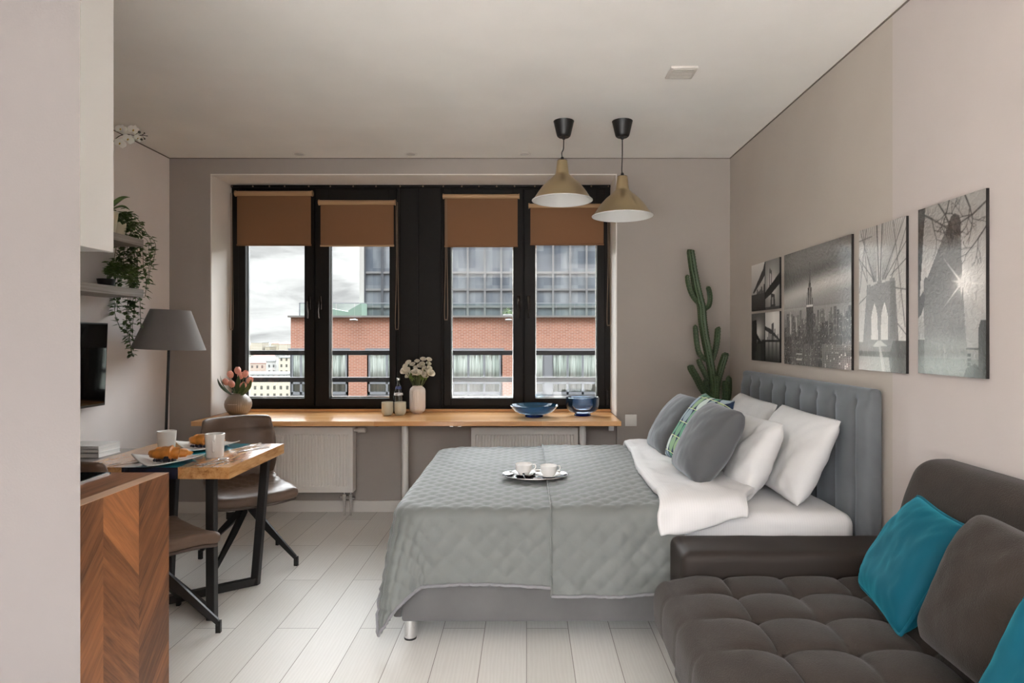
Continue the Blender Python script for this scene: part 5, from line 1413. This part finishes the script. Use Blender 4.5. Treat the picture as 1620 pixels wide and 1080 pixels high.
# four small bridge prints
G2 = 'small bridge photo prints'
ym = F*1.587/(1208.0-833)
r = Ras(46, 70, 0.7); r.a = 0.78 - 0.3*(1-r.Y); r.rect(0,0,1,0.36,0.30); r.a[(r.Y < 0.36)] *= (0.5+1.2*r.Y)[(r.Y < 0.36)]
for k, h in enumerate((0.46,0.42,0.44,0.50,0.41,0.55)): r.rect(0.42+0.1*k,0.34,0.50+0.1*k,h,0.25)
r.poly([(0.12,0.40),(0.88,0.86),(1,1),(1,0.72),(0.80,0.62),(0.20,0.38)], 0.13)
picture('wall_picture', 'small print of a dark bridge deck seen from below, upper one by the corner', 4.394, ym+0.004, 1.570, 1.893, r, m_satin, G2)
r = Ras(46, 70, 0.5); r.a = 0.42 + 0.35*np.exp(-(((r.X-0.5)/0.5)**2+((r.Y-0.45)/0.4)**2))
r.poly([(0.30,0.48),(0.30,0.80),(0.34,0.84),(0.48,0.76),(0.48,0.45)], 0.30); r.poly([(0.35,0.5),(0.35,0.74),(0.43,0.70),(0.43,0.48)], 0.7); r.poly([(0.38,0.05),(0.42,0.32),(0.66,0.30),(0.72,0.05)], 0.14); r.rect(0.47,0.1,0.58,0.24,0.55); r.poly([(0,0.22),(0,0.36),(1,0.70),(1,0.48),(0.4,0.30)], 0.12); r.rect(0.0,0.0,1,0.06,0.25)
picture('wall_picture', 'small print of a steel bridge tower, upper one beside the skyline print', ym-0.004, 3.908, 1.570, 1.893, r, m_satin, G2)
r = Ras(46, 70, 0.5); r.a = 0.30 + 0.45*np.exp(-(((r.X-0.55)/0.35)**2+((r.Y-0.6)/0.22)**2)); r.rect(0,0,1,0.37,0.16); r.a[(r.Y < 0.37)] += 0.1*(np.abs(r.X-0.5) < 0.2)[(r.Y < 0.37)]
r.poly([(0.04,0.2),(0.06,0.84),(0.40,0.86),(0.42,0.2)], 0.10); r.poly([(0.40,0.58),(0.75,0.40),(0.70,0.36),(0.40,0.46)], 0.12); r.rect(0.45,0.36,1,0.41,0.14); r.rect(0.8,0.36,0.95,0.44,0.12)
picture('wall_picture', 'small dark print of a bridge pier over water, lower one by the corner', 4.394, ym+0.004, 1.226, 1.552, r, m_satin, G2)
r = Ras(46, 70, 0.7); r.a = 0.85 - 0.25*np.abs(r.X-0.6); r.rect(0,0,1,0.42,0.30); r.a[(r.Y < 0.42)] = (0.16+0.8*r.Y*(0.6+0.8*np.abs(np.sin(r.X*12))))[(r.Y < 0.42)]
for k, h in enumerate((0.5,0.58,0.62,0.70,0.54,0.66,0.5,0.56)): r.rect(0.15+0.1*k,0.42,0.22+0.1*k,h,0.45)
r.poly([(0.44,0.45),(0.46,0.76),(0.60,0.78),(0.61,0.45)], 0.36); r.poly([(0,0.72),(0.4,0.66),(1,0.46),(1,0.42),(0.7,0.50),(0,0.64)], 0.16); r.rect(0,0.40,1,0.44,0.16)
picture('wall_picture', 'small print of a bridge over calm water, lower one beside the skyline print', ym-0.004, 3.908, 1.226, 1.552, r, m_satin, G2)

# ------------------------------------------------------------------ things on the window bench
bzz = bz + 0.0005
def bench_xy(px, py_base):
    s = (py_base-535)/(CAMZ-bz); return (px-833)/s, F/s, s
x, y, s = bench_xy(377, 655)
t = thing('vase', 'round ribbed grey vase with peach tulips on the bench', 'vase', (x,y,bzz))
rib = lambda a, i: 1 + (0.018*math.cos(a*40) if 2 < i < 11 else 0)
m_ = MB(); m_.ring([(0.0005,0),(0.058,0),(0.066,0.004),(0.088,0.030),(0.101,0.062),(0.1035,0.085),(0.098,0.112),(0.080,0.140),(0.060,0.156),(0.052,0.164),(0.056,0.170),(0.052,0.171),(0.047,0.164),(0.075,0.138),(0.092,0.110),(0.097,0.085),(0.085,0.035),(0.0005,0.012)], 120, (x,y,bzz), sec=lambda a, i: 1 + (0.012*math.cos(a*38) if 2 <= i <= 8 else 0)); m_.build('vase_body', m_vasegrey, t, angle=60)
m_ = MB()
for k in range(9):
    a = -PI/2 - 0.36 + k*0.085; m_.ball((x+0.1045*math.cos(a), y+0.1045*math.sin(a), bzz+0.088), 0.0028, 6, 4)
m_.build('dot_mark', m_vasewhite, t)
vx_, vy_ = x, y
# tulip
def tulip_proto(L, bend):
    t = thing('tulip', 'x', 'flower', (0,0,0), group='peach tulips in the grey vase')
    m_ = MB(); pts = smooth_path([(0,0,-0.10),(0.0,0,0.0),(bend*0.4,0,L*0.55),(bend,0,L)], 5); m_.tube(pts, 0.0035, 7); m_.build('stem', m_stem, t, local=True)
    d = (pts[-1]-pts[-2]).normalized(); q = Vector((0,0,1)).rotation_difference(d).to_matrix().to_4x4()
    m_ = MB()
    for ring_ in range(2):
        for k in range(3):
            a0 = k*2*PI/3 + ring_*PI/3
            def pet(u, v, a0=a0, ring_=ring_):
                wv = math.sin(PI*min(1, v*0.86+0.06))**0.7; aa = a0 + (u-0.5)*2*1.15*wv*(1-0.35*v)
                rr = (0.0245 - 0.002*ring_)*math.sin(PI*(0.10+0.78*v))**0.75 + 0.001; return (rr*math.cos(aa), rr*math.sin(aa), 0.060*v - 0.004*(abs(u-0.5)*2)**2*v)
            m_.grid(pet, 6, 8)
    m_.xf(Matrix.Translation(pts[-1]) @ q); m_.build('blossom', m_tulip, t, local=True, angle=80, fixn=False)
    return t
def leafblade(m_, base, tip, bow, w, n=8, up=(0,0,1)):
    base, tip, bow = Vector(base), Vector(tip), Vector(bow); t_ = (tip-base).normalized(); sd = t_.cross(bow.normalized() if bow.length > 0 else Vector(up)).normalized()
    def f(u, v):
        c = base.lerp(tip, v) + bow*math.sin(PI*v*0.9); ww = w*math.sin(PI*min(1, 0.10+0.9*v))**0.8
        return c + sd*(u-0.5)*2*ww + bow.normalized()*(-0.25*ww*(1-abs(u-0.5)*2) if bow.length > 0 else 0)
    m_.grid(f, 4, n)
TUL = [(-0.045,-0.02,0.07,-0.055,'at the outer side toward the wall, drooping lowest'),(-0.03,-0.03,0.125,-0.03,'tall, beside the longest green leaf'),(-0.015,-0.045,0.052,-0.02,'small bud low over the vase rim'),(0.0,0.0,0.155,-0.006,'tallest, at the top of the bouquet'),(0.02,-0.01,0.115,0.014,'half hidden behind the middle leaf'),(0.035,-0.02,0.13,0.045,'upper one on the window side'),(0.05,-0.03,0.085,0.07,'reaching farthest toward the window'),(0.022,-0.05,0.042,0.03,'front bloom hanging over the vase rim')]
for k, (dx, dy, L, bend, lab) in enumerate(TUL):
    tl = tulip_proto(L, bend*0.7); tl.location = (vx_+dx*0.7, vy_+dy*0.7, bzz+0.17); tl.rotation_euler = (-dy*3.0, 0, random.uniform(-0.3, 0.3)); tl['label'] = 'peach tulip ' + lab
    if k in (0, 1, 3, 5, 6):
        lf = MB(); ang = [2.6, 3.6, 5.2, 0, 1.2][(0,1,3,5,6).index(k)]
        dx2 = [-0.10, -0.075, 0.02, 0.045, 0.09][(0,1,3,5,6).index(k)]; z2 = [0.13, 0.15, 0.15, 0.10, 0.12][(0,1,3,5,6).index(k)]
        leafblade(lf, (0,-0.015,-0.02), (dx2, -0.045, z2), (dx2*0.25, -0.02, 0.0), 0.021); lf.build('leaf', m_tulipleaf, tl, local=True, angle=80, mods=[('solid', 0.0012, 0)])
# sage tumblers and bottle
for px, lab in ((613, 'pale sage green cup on the bench, the one nearer the tulip vase'), (633, 'pale sage green cup in front of the bottle, nearer the white vase')):
    x, y, s = bench_xy(px, 656.5)
    m_ = MB(); m_.ring([(0.0005,0),(0.030,0),(0.034,0.004),(0.043,0.018),(0.0465,0.036),(0.0465,0.105),(0.0445,0.1065),(0.0435,0.105),(0.043,0.036),(0.036,0.012),(0.0005,0.008)], 36, (x,y,bzz)); one('tumbler', m_, m_tumbler, lab, 'cup', (x,y,bzz), 'sage cups on the bench')
x, y = PX(630.5, 5.075), 5.075
t = thing('glass_bottle', 'clear glass bottle with a white neck label standing behind the sage cups', 'bottle', (x,y,bzz))
m_ = MB(); m_.ring([(0.0005,0),(0.038,0),(0.042,0.004),(0.0435,0.09),(0.041,0.13),(0.030,0.185),(0.019,0.235),(0.0145,0.255),(0.0145,0.278),(0.012,0.2785),(0.0115,0.255),(0.016,0.235),(0.027,0.185),(0.038,0.13),(0.040,0.09),(0.038,0.006),(0.0005,0.008)], 36, (x,y,bzz)); m_.build('bottle_glass', m_clear, t)
m_ = MB(); m_.ring([(0.0375,0.150),(0.0335,0.170),(0.0332,0.170),(0.0372,0.150)], 32, (x,y,bzz)); m_.build('body_label', m_label, t)
m_ = MB(); m_.ring([(0.0268,0.200),(0.0222,0.222),(0.0219,0.222),(0.0265,0.200)], 32, (x,y,bzz)); m_.build('neck_label', m_labelb, t)
m_ = MB(); m_.lathe([(0,0.272),(0.0155,0.272),(0.0155,0.288),(0.014,0.290),(0,0.290)], 24, (x,y,bzz)); m_.build('cap', m_steel, t)
m_ = MB(); m_.lathe([(0,0.009),(0.037,0.009),(0.0395,0.09),(0.0375,0.128),(0,0.128)], 24, (x,y,bzz)); m_.build('water', glass('water', (0.97,0.98,0.98,1), 0.5), t)
# white ribbed vase with roses
x, y, s = bench_xy(660.5, 653.2)
t = thing('vase', 'tall ribbed white vase of cream roses by the dark central window panel', 'vase', (x,y,bzz))
m_ = MB(); m_.ring([(0.0005,0),(0.040,0),(0.042,0.006),(0.052,0.012),(0.062,0.026),(0.0645,0.045),(0.0645,0.180),(0.060,0.200),(0.048,0.214),(0.040,0.218),(0.041,0.226),(0.037,0.226),(0.037,0.214),(0.055,0.198),(0.058,0.178),(0.058,0.05),(0.0005,0.012)], 100, (x,y,bzz), sec=lambda a, i: 1+(0.014*math.cos(a*26) if 4 <= i <= 7 else 0)); m_.build('vase_body', m_vasewhite, t, angle=60)
rx, ry, rz = x, y, bzz+0.226
def rose_bloom(R):
    m_ = MB()
    for lay, (n, r, h, op) in enumerate(((3,0.30,0.62,0.0),(4,0.55,0.58,0.15),(5,0.80,0.45,0.45),(5,1.0,0.30,0.8))):
        for k in range(n):
            a0 = 2*PI*(k/n) + lay*0.5
            def pet(u, v, a0=a0, n=n, r=r, h=h, op=op):
                aa = a0 + (u-0.5)*2*(PI/n)*1.35; rr = R*r*(0.25 + 0.75*v**0.6 + op*0.25*v*v); z = R*(-0.35 + (h+0.75)*v**1.0 - op*0.35*v**3 - 0.12*(abs(u-0.5)*2)**2)
                return (rr*math.cos(aa), rr*math.sin(aa), z)
            m_.grid(pet, 4, 4)
    return m_
rose_mesh = rose_bloom(0.034).build('bloom', m_rose, None, angle=80, fixn=False)
RO = [(391,282),(435,183),(485,207),(540,168),(612,144),(683,147),(678,197),(600,200),(575,225),(523,245),(415,285),(437,340),(485,315),(548,308),(602,310),(645,290),(703,312),(685,250),(632,335),(520,300),(610,240),(400,225)]
rroots = []
for k, (cx_, cyy) in enumerate(RO):
    px, py = 590 + cx_/7.714, 550 + cyy/7.714; dep = random.uniform(-0.05, 0.05) - 0.02*(cyy > 280)
    tp = P(px, py, ry+dep); base = Vector((rx + (tp.x-rx)*0.25, ry + dep*0.3, rz-0.03))
    t = thing('rose', 'cream rose in the white vase', 'flower', base, group='cream roses in the white vase')
    m_ = MB(); mid = base.lerp(tp, 0.5) + Vector((0,0,0.01)); m_.tube(smooth_path([base, mid, tp], 4), 0.0022, 6); m_.build('stem', m_stem, t)
    sc_ = (0.62 if cyy < 260 else 0.88)*random.uniform(0.9, 1.1)
    b = bpy.data.objects.new('bloom', rose_mesh.data); C.objects.link(b); b.parent = t; b.location = tp-base; b.scale = (sc_,)*3
    dd = (tp - Vector((rx, ry+0.03, rz-0.02))).normalized() + Vector((0,-0.55,0)); b.rotation_euler = Vector((0,0,1)).rotation_difference(dd.normalized()).to_euler()
    m_ = MB(); leafblade(m_, mid, mid + Vector((random.uniform(-.03,.03), -0.02, 0.03)), (0.002,0,0.006), 0.009, 4); m_.build('leaf', m_leaf2, t, fixn=False)
bpy.data.objects.remove(rose_mesh)
# blue glass bowls
x, y, s = bench_xy(845, 659)
t = thing('glass_bowl', 'wide shallow blue glass bowl on the bench', 'bowl', (x,y,bzz))
m_ = MB(); m_.ring([(0.0005,0.016),(0.06,0.016),(0.11,0.026),(0.158,0.048),(0.182,0.078),(0.190,0.090),(0.1875,0.0925),(0.177,0.080),(0.152,0.055),(0.105,0.034),(0.06,0.026),(0.0005,0.026)], 64, (x,y,bzz)); m_.build('bowl_body', m_blue, t)
m_ = MB(); m_.lathe([(0,0.0),(0.066,0.0),(0.072,0.003),(0.070,0.0155),(0,0.0155)], 40, (x,y,bzz)); m_.build('foot', m_bluedeep, t)
x, y, s = bench_xy(921.5, 657)
t = thing('glass_bowl', 'deep smoky blue glass bowl on the bench beside the shallow one', 'bowl', (x,y,bzz))
m_ = MB(); m_.ring([(0.0005,0.018),(0.06,0.018),(0.105,0.034),(0.124,0.056),(0.131,0.090),(0.133,0.145),(0.1295,0.1465),(0.126,0.140),(0.123,0.092),(0.115,0.062),(0.098,0.044),(0.06,0.032),(0.0005,0.032)], 64, (x,y,bzz)); m_.build('bowl_body', m_bluesmoke, t)
m_ = MB(); m_.lathe([(0,0.0),(0.064,0.0),(0.068,0.003),(0.060,0.0175),(0,0.0175)], 40, (x,y,bzz)); m_.build('foot', m_bluedeep, t)

# ------------------------------------------------------------------ cactus in a tall pot
cs = 211.0; cy_ = F/cs; cX = lambda px: (px-833)/cs; cZ = lambda py: CAMZ + (535-py)/cs
px0, pzt = cX(1136), cZ(651)
t = thing('cactus', 'tall branching green cactus in a gold pot in the corner', 'potted plant', (px0, cy_, 0))
m_ = MB(); m_.ring([(0.0005,0),(0.075,0),(0.078,0.004),(0.112,pzt-0.06),(0.1135,pzt-0.05),(0.1135,pzt),(0.104,pzt),(0.104,pzt-0.05),(0.07,0.02),(0.0005,0.02)], 44, (px0,cy_,0)); m_.build('pot', m_pot, t)
m_ = MB(); m_.lathe([(0,pzt-0.05),(0.103,pzt-0.05),(0.103,pzt-0.02),(0.06,pzt-0.014),(0,pzt-0.012)], 30, (px0,cy_,0)); m_.build('soil', m_soil, t)
ARMS = [ # (px,py) path, radius px, depth offset
 ([(1132,652),(1129,610),(1124,575),(1117,540),(1112,510),(1110,485),(1104,462),(1098,432),(1093,400),(1092.5,396)], 7.2, 0.0),
 ([(1108,482),(1099,474),(1092,462),(1087,445),(1086,435)], 4.0, -0.03),
 ([(1113,489),(1120,484),(1122,472),(1120,459),(1117,454)], 4.2, -0.03),
 ([(1118,570),(1108,560),(1104,545),(1102,525),(1101,514)], 4.4, 0.03),
 ([(1127,570),(1132,555),(1135,540),(1136.5,522),(1136.5,519)], 5.0, 0.02),
 ([(1126,630),(1112,618),(1100,596),(1092,583),(1090,577)], 6.0, -0.05),
 ([(1124,610),(1116,590),(1109,575),(1107,568)], 4.6, 0.04),
 ([(1131,640),(1134,605),(1140,580),(1145,563),(1145.5,559)], 6.0, -0.04),
 ([(1133,652),(1131,625),(1130,600),(1129.5,592)], 5.2, -0.08),
 ([(1138,652),(1145,630),(1144,610),(1143,602)], 5.6, -0.08),
 ([(1140,650),(1151,632),(1154,615),(1154.5,595)], 5.2, 0.03),
 ([(1124,650),(1119,625),(1116,605),(1115,600)], 4.6, -0.03)]
for (pts, rp, dep) in ARMS:
    path = smooth_path([(cX(a), cy_+dep*(0.3+0.7*k/len(pts)), cZ(b)) for k, (a, b) in enumerate(pts)], 7)
    R = rp/cs; n = len(path); rr = [R*(0.82+0.18*math.sin(PI*k/n))*(1-0.75*max(0,(k/(n-1)-0.9)/0.1)**2) for k in range(n)]
    m_ = MB(); m_.tube(path, rr, 40, sec=lambda a, i: 0.74+0.26*abs(math.cos(a*2.5))**1.5)
    arm = m_.build('cactus_arm', m_cactus, t, angle=60)
    m_ = MB(); L = 0.0; last = path[0]
    step = 0.016; acc = 0; u = None
    for k in range(1, n):
        seg = (path[k]-path[k-1]).length; acc += seg
        if acc >= step:
            acc = 0; tg = (path[k]-path[k-1]).normalized(); ref = Vector((0,0,1)) if abs(tg.z) < 0.9 else Vector((1,0,0))
            u0 = tg.cross(Vector((0,1,0))).normalized(); w0 = tg.cross(u0)
            for q in range(5):
                a = 2*PI*q/5 + 0.2; d = u0*math.cos(a)+w0*math.sin(a); p0 = path[k]+d*rr[k]*0.92
                m_.ball(p0, 0.0042, 5, 3)
    m_.build('spine', m_spine, arm, angle=80)

# ------------------------------------------------------------------ plants on the wall shelves
def leaf_cards(m_, pos, dirn, L, W, droop=0.3):
    d = Vector(dirn).normalized(); sd = d.cross(Vector((0.1,0.2,1))).normalized(); up = sd.cross(d)
    b = len(m_.v); p = Vector(pos)
    v = [p, p+d*L*0.35+sd*W*0.5+up*0.1*W, p+d*L*0.7+sd*W*0.36-up*droop*L*0.15, p+d*L-up*droop*L*0.4, p+d*L*0.7-sd*W*0.36-up*droop*L*0.15, p+d*L*0.35-sd*W*0.5+up*0.1*W, p+d*L*0.4-up*0.12*W]
    m_.add(v, [(0,1,6),(1,2,6),(2,3,6),(3,4,6),(4,5,6),(5,0,6)])
rg = random.Random(11)
us = 2.0405; vx0, vy0 = -2.69, 4.06
t = thing('trailing_plant', 'long trailing ivy hanging down past the ends of both shelves', 'hanging plant', (vx0, vy0, us))
m_ = MB(); m_.ring([(0.0005,0),(0.045,0),(0.058,0.095),(0.054,0.095),(0.042,0.01),(0.0005,0.01)], 28, (vx0,vy0,us)); m_.build('pot', mat('cream_pot', lin(206,196,172), 0.5), t)
vines = MB(); fol = MB()
for k in range(15):
    zend = [1.20,1.28,1.36,1.33,1.42,1.50,1.46,1.58,1.62,1.70,1.76,1.66,1.55,1.84,1.90][k]
    x1 = rg.uniform(-2.79, -2.60) if zend < 1.6 else rg.uniform(-2.80, -2.58); y1 = ye + rg.uniform(0.03, 0.16)
    pts = [(vx0, vy0, us+0.09), (vx0+(x1-vx0)*0.4, (vy0+y1)/2, us+0.13+rg.uniform(-0.03,0.05)), (x1, y1, us+0.02)]
    z = us+0.02; xx, yy = x1, y1
    while z > zend+0.08:
        z -= 0.10; xx = clamp(xx+rg.uniform(-0.025,0.02), -2.80, -2.56); yy = clamp(yy+rg.uniform(-0.02,0.02), ye+0.02, ye+0.2)
        if z < 1.5: xx = lerp(xx, -2.70, 0.25)
        pts.append((xx, yy, z))
    path = smooth_path(pts, 5); vines.tube(path, 0.0018, 5)
    for q in range(2, len(path)):
        for _ in range(2 if q % 2 else 1):
            a = rg.uniform(0, 2*PI); leaf_cards(fol, path[q], (math.cos(a), math.sin(a)*0.8-0.25, rg.uniform(-0.7, 0.35)), rg.uniform(0.032, 0.055), rg.uniform(0.019, 0.030))
for k in range(110):
    a = rg.uniform(0, 2*PI); rr2 = rg.random()**0.5*0.11; p = (clamp(vx0+0.01+rr2*math.cos(a),-2.81,-2.5), vy0+0.02+rr2*1.3*math.sin(a), us+0.07+rg.uniform(0,0.13)*(1-rr2/0.16))
    leaf_cards(fol, p, (math.cos(a), math.sin(a)-0.2, rg.uniform(-0.3,0.6)), rg.uniform(0.032,0.05), rg.uniform(0.02,0.03))
# one thin tendril out over the shelf end
path = smooth_path([(vx0+0.05,vy0,us+0.06),(-2.60,4.12,us+0.03),(-2.555,4.17,us+0.0),(-2.55,4.19,us-0.10),(-2.535,4.19,us-0.17)],5); vines.tube(path,0.0014,5)
for q in range(2,len(path),3): a = rg.uniform(0,2*PI); leaf_cards(fol, path[q], (math.cos(a), math.sin(a), -0.4), 0.036, 0.018)
for i in range(len(fol.v)): fol.v[i].x = max(fol.v[i].x, XL+0.004)
vines.build('vine', m_stem, t); fol.build('foliage', m_leaf, t, fixn=False, flat=True)
ls_ = 1.7065; bx_, by_ = PX(168, 4.0), 4.0
t = thing('potted_plant', 'leafy plant in a black pot on the lower shelf', 'potted plant', (bx_, by_, ls_))
m_ = MB(); m_.ring([(0.0005,0),(0.042,0),(0.052,0.052),(0.053,0.056),(0.048,0.056),(0.038,0.008),(0.0005,0.008)], 28, (bx_,by_,ls_)); m_.build('pot', m_black, t)
m_ = MB(); m_.lathe([(0,0.040),(0.045,0.040),(0,0.046)], 24, (bx_,by_,ls_)); m_.build('soil', m_soil, t)
m_ = MB(); sm = MB()
for k in range(26):
    a = rg.uniform(-1.2, 1.9); L = rg.uniform(0.10, 0.22); tip = (bx_+L*math.cos(a)*0.75, by_+L*math.sin(a)*0.55+0.05, ls_+rg.uniform(0.02,0.17))
    tip = (clamp(tip[0], XL+0.05, -2.45), tip[1], tip[2])
    pth = smooth_path([(bx_,by_,ls_+0.03), ((bx_+tip[0])/2,(by_+tip[1])/2,ls_+0.12+rg.uniform(0,0.05)), tip],5); sm.tube(pth,0.0015,5)
    for q in range(3,len(pth)):
        for _ in range(2): b = rg.uniform(0,2*PI); leaf_cards(m_, pth[q], (math.cos(b),math.sin(b),rg.uniform(-0.4,0.5)), rg.uniform(0.034,0.056), rg.uniform(0.02,0.03))
for v in m_.v: v.x = max(v.x, XL+0.005); v.z = max(v.z, ls_+0.002)
sm.build('stem', m_stem, t); m_.build('foliage', m_leaf2, t, fixn=False, flat=True)
# orchid
ox, oy = -2.665, 3.90
t = thing('orchid', 'white orchid spray rising from a cream pot on the upper shelf', 'potted plant', (ox, oy, us))
m_ = MB(); m_.ring([(0.0005,0),(0.062,0),(0.080,0.135),(0.075,0.135),(0.058,0.01),(0.0005,0.01)], 60, (ox,oy,us), sec=lambda a,i: 1+0.02*math.cos(a*20)); m_.build('pot', bpy.data.materials['cream_pot'], t)
m_ = MB(); m_.lathe([(0,0.105),(0.073,0.105),(0,0.115)], 24, (ox,oy,us)); m_.build('bark', m_soil, t)
for (dx, dy, dz, w) in ((0.150,0.02,0.100,0.030),(0.105,0.09,0.035,0.036),(-0.11,0.02,0.09,0.034),(-0.07,-0.12,0.07,0.034),(0.05,-0.13,0.08,0.034)):
    m_ = MB(); leafblade(m_, (ox,oy,us+0.115), (ox+dx,oy+dy,us+0.115+dz), (dx*0.1,dy*0.1,0.05), w, 10); m_.build('leaf', m_orchleaf, t, angle=80, mods=[('solid',0.002,0)])
OY = 3.95
stem = smooth_path([(ox,oy,us+0.11),(ox-0.01,oy,us+0.35),P(176,232,OY),P(186,217,OY),P(200,212.5,OY),P(214,214.5,OY),P(226,214,OY),P(232,215,OY)],6)
m_ = MB(); m_.tube(stem, 0.0022, 7)
for (a, b) in (((200,212.5),(201,216)),((214,213),(220,209)),((224,214),(228.5,211)),((226,216),(229,219))): m_.tube([P(*a,OY),P(*b,OY)],0.0014,6)
m_.build('stem', m_darkstem, t)
def orchid_flower(c, d, R):
    q = Vector((0,0,1)).rotation_difference(Vector(d).normalized()).to_matrix().to_4x4(); M_ = Matrix.Translation(c) @ q
    m_ = MB()
    for k, (ang, L, W) in enumerate(((PI/2,1.0,0.36),(PI/2+2.2,1.0,0.34),(PI/2-2.2,1.0,0.34),(0.15,1.05,0.62),(PI-0.15,1.05,0.62))):
        def pet(u, v, ang=ang, L=L, W=W):
            w = W*math.sin(PI*min(1,0.08+0.90*v))**0.6; a = (u-0.5)*2*w; r = L*v
            return (R*(r*math.cos(ang)-a*math.sin(ang)), R*(r*math.sin(ang)+a*math.cos(ang)), R*(0.10*v - 0.18*v*v + 0.02*(k if k > 2 else 0)))
        m_.grid(pet, 5, 6)
    m_.xf(M_); f = m_.build('flower', m_petalw, t, angle=80, fixn=False)
    m_ = MB(); m_.ball((0,-0.12*R,0.12*R), 0.17*R, 8, 6, (0.8,1.3,1.0)); m_.xf(M_); m_.build('lip', m_lip, f)
for (px, py, dy) in ((191.5,204,-0.01),(211.5,205.5,0.0),(190,226.5,-0.015),(203,220,-0.012),(218.5,218.5,-0.005)):
    orchid_flower(P(px,py,OY+dy), (0.35+rg.uniform(-.2,.3),-0.9,rg.uniform(-0.1,0.2)), 0.034 if px < 215 else 0.024)
for (px, py, r) in ((220.5,209,0.009),(224,220.5,0.0078),(228.5,210.5,0.005),(232.5,214.8,0.0045),(228.8,219.5,0.0055)):
    m_ = MB(); m_.ball(P(px,py,OY), r, 10, 7); m_.build('bud', mat('orchid_bud', lin(96,94,84), 0.5) if r == 0.009 else bpy.data.materials['orchid_bud'], t)
# ------------------------------------------------------------------ daylight and camera
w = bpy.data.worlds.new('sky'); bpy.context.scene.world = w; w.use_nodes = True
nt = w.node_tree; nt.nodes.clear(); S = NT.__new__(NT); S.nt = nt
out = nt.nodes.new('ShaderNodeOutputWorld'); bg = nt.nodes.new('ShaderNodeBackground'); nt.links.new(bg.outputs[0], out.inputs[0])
tc = S.n('TexCoord'); sp = S.n('SeparateXYZ', Vector=tc.outputs['Generated'])
v = S.n('CombineXYZ', X=S.math('MULTIPLY', sp.outputs[0], 9.0), Y=S.math('MULTIPLY', sp.outputs[1], 2.0), Z=S.math('MULTIPLY', sp.outputs[2], 30.0))
n1 = S.n('TexNoise', Vector=v.outputs[0], Scale=1.0, Detail=7.0, Roughness=0.55, Distortion=0.4)
cloud = S.ramp(n1.outputs[0], [(0.36, (0.40,0.40,0.405,1)), (0.50, (0.62,0.62,0.62,1)), (0.60, (0.74,0.74,0.735,1))])
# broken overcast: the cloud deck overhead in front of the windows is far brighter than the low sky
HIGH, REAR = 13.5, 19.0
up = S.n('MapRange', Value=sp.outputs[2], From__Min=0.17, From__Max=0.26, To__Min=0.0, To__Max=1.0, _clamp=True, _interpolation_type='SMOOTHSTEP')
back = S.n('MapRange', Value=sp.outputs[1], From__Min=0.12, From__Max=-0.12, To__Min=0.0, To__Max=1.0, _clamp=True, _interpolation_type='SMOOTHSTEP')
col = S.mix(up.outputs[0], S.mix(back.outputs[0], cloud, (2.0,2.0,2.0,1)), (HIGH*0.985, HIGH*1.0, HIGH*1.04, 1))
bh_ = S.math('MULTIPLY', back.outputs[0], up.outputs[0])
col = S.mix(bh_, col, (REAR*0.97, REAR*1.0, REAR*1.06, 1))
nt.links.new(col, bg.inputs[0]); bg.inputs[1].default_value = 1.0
w.cycles.sampling_method = 'MANUAL'; w.cycles.sample_map_resolution = 512

cam = bpy.data.cameras.new('camera'); co = bpy.data.objects.new('camera', cam); C.objects.link(co)
co.location = (0, 0, CAMZ); co.rotation_euler = (PI/2, 0, 0)
cam.sensor_width = 36; cam.lens = F/1620*36; cam.shift_x = -23/1620; cam.shift_y = -5/1620
cam.clip_start = 0.05; cam.clip_end = 12000
sc = bpy.context.scene; sc.camera = co
sc.view_settings.view_transform = 'Standard'; sc.view_settings.look = 'None'; sc.view_settings.gamma = 1.0
sc.view_settings.use_curve_mapping = False; sc.view_settings.exposure = 0.72
sc.cycles.max_bounces = 14; sc.cycles.diffuse_bounces = 8; sc.cycles.transparent_max_bounces = 24; sc.cycles.glossy_bounces = 5
sc.cycles.caustics_reflective = False; sc.cycles.caustics_refractive = False
sc.cycles.sample_clamp_indirect = 8.0
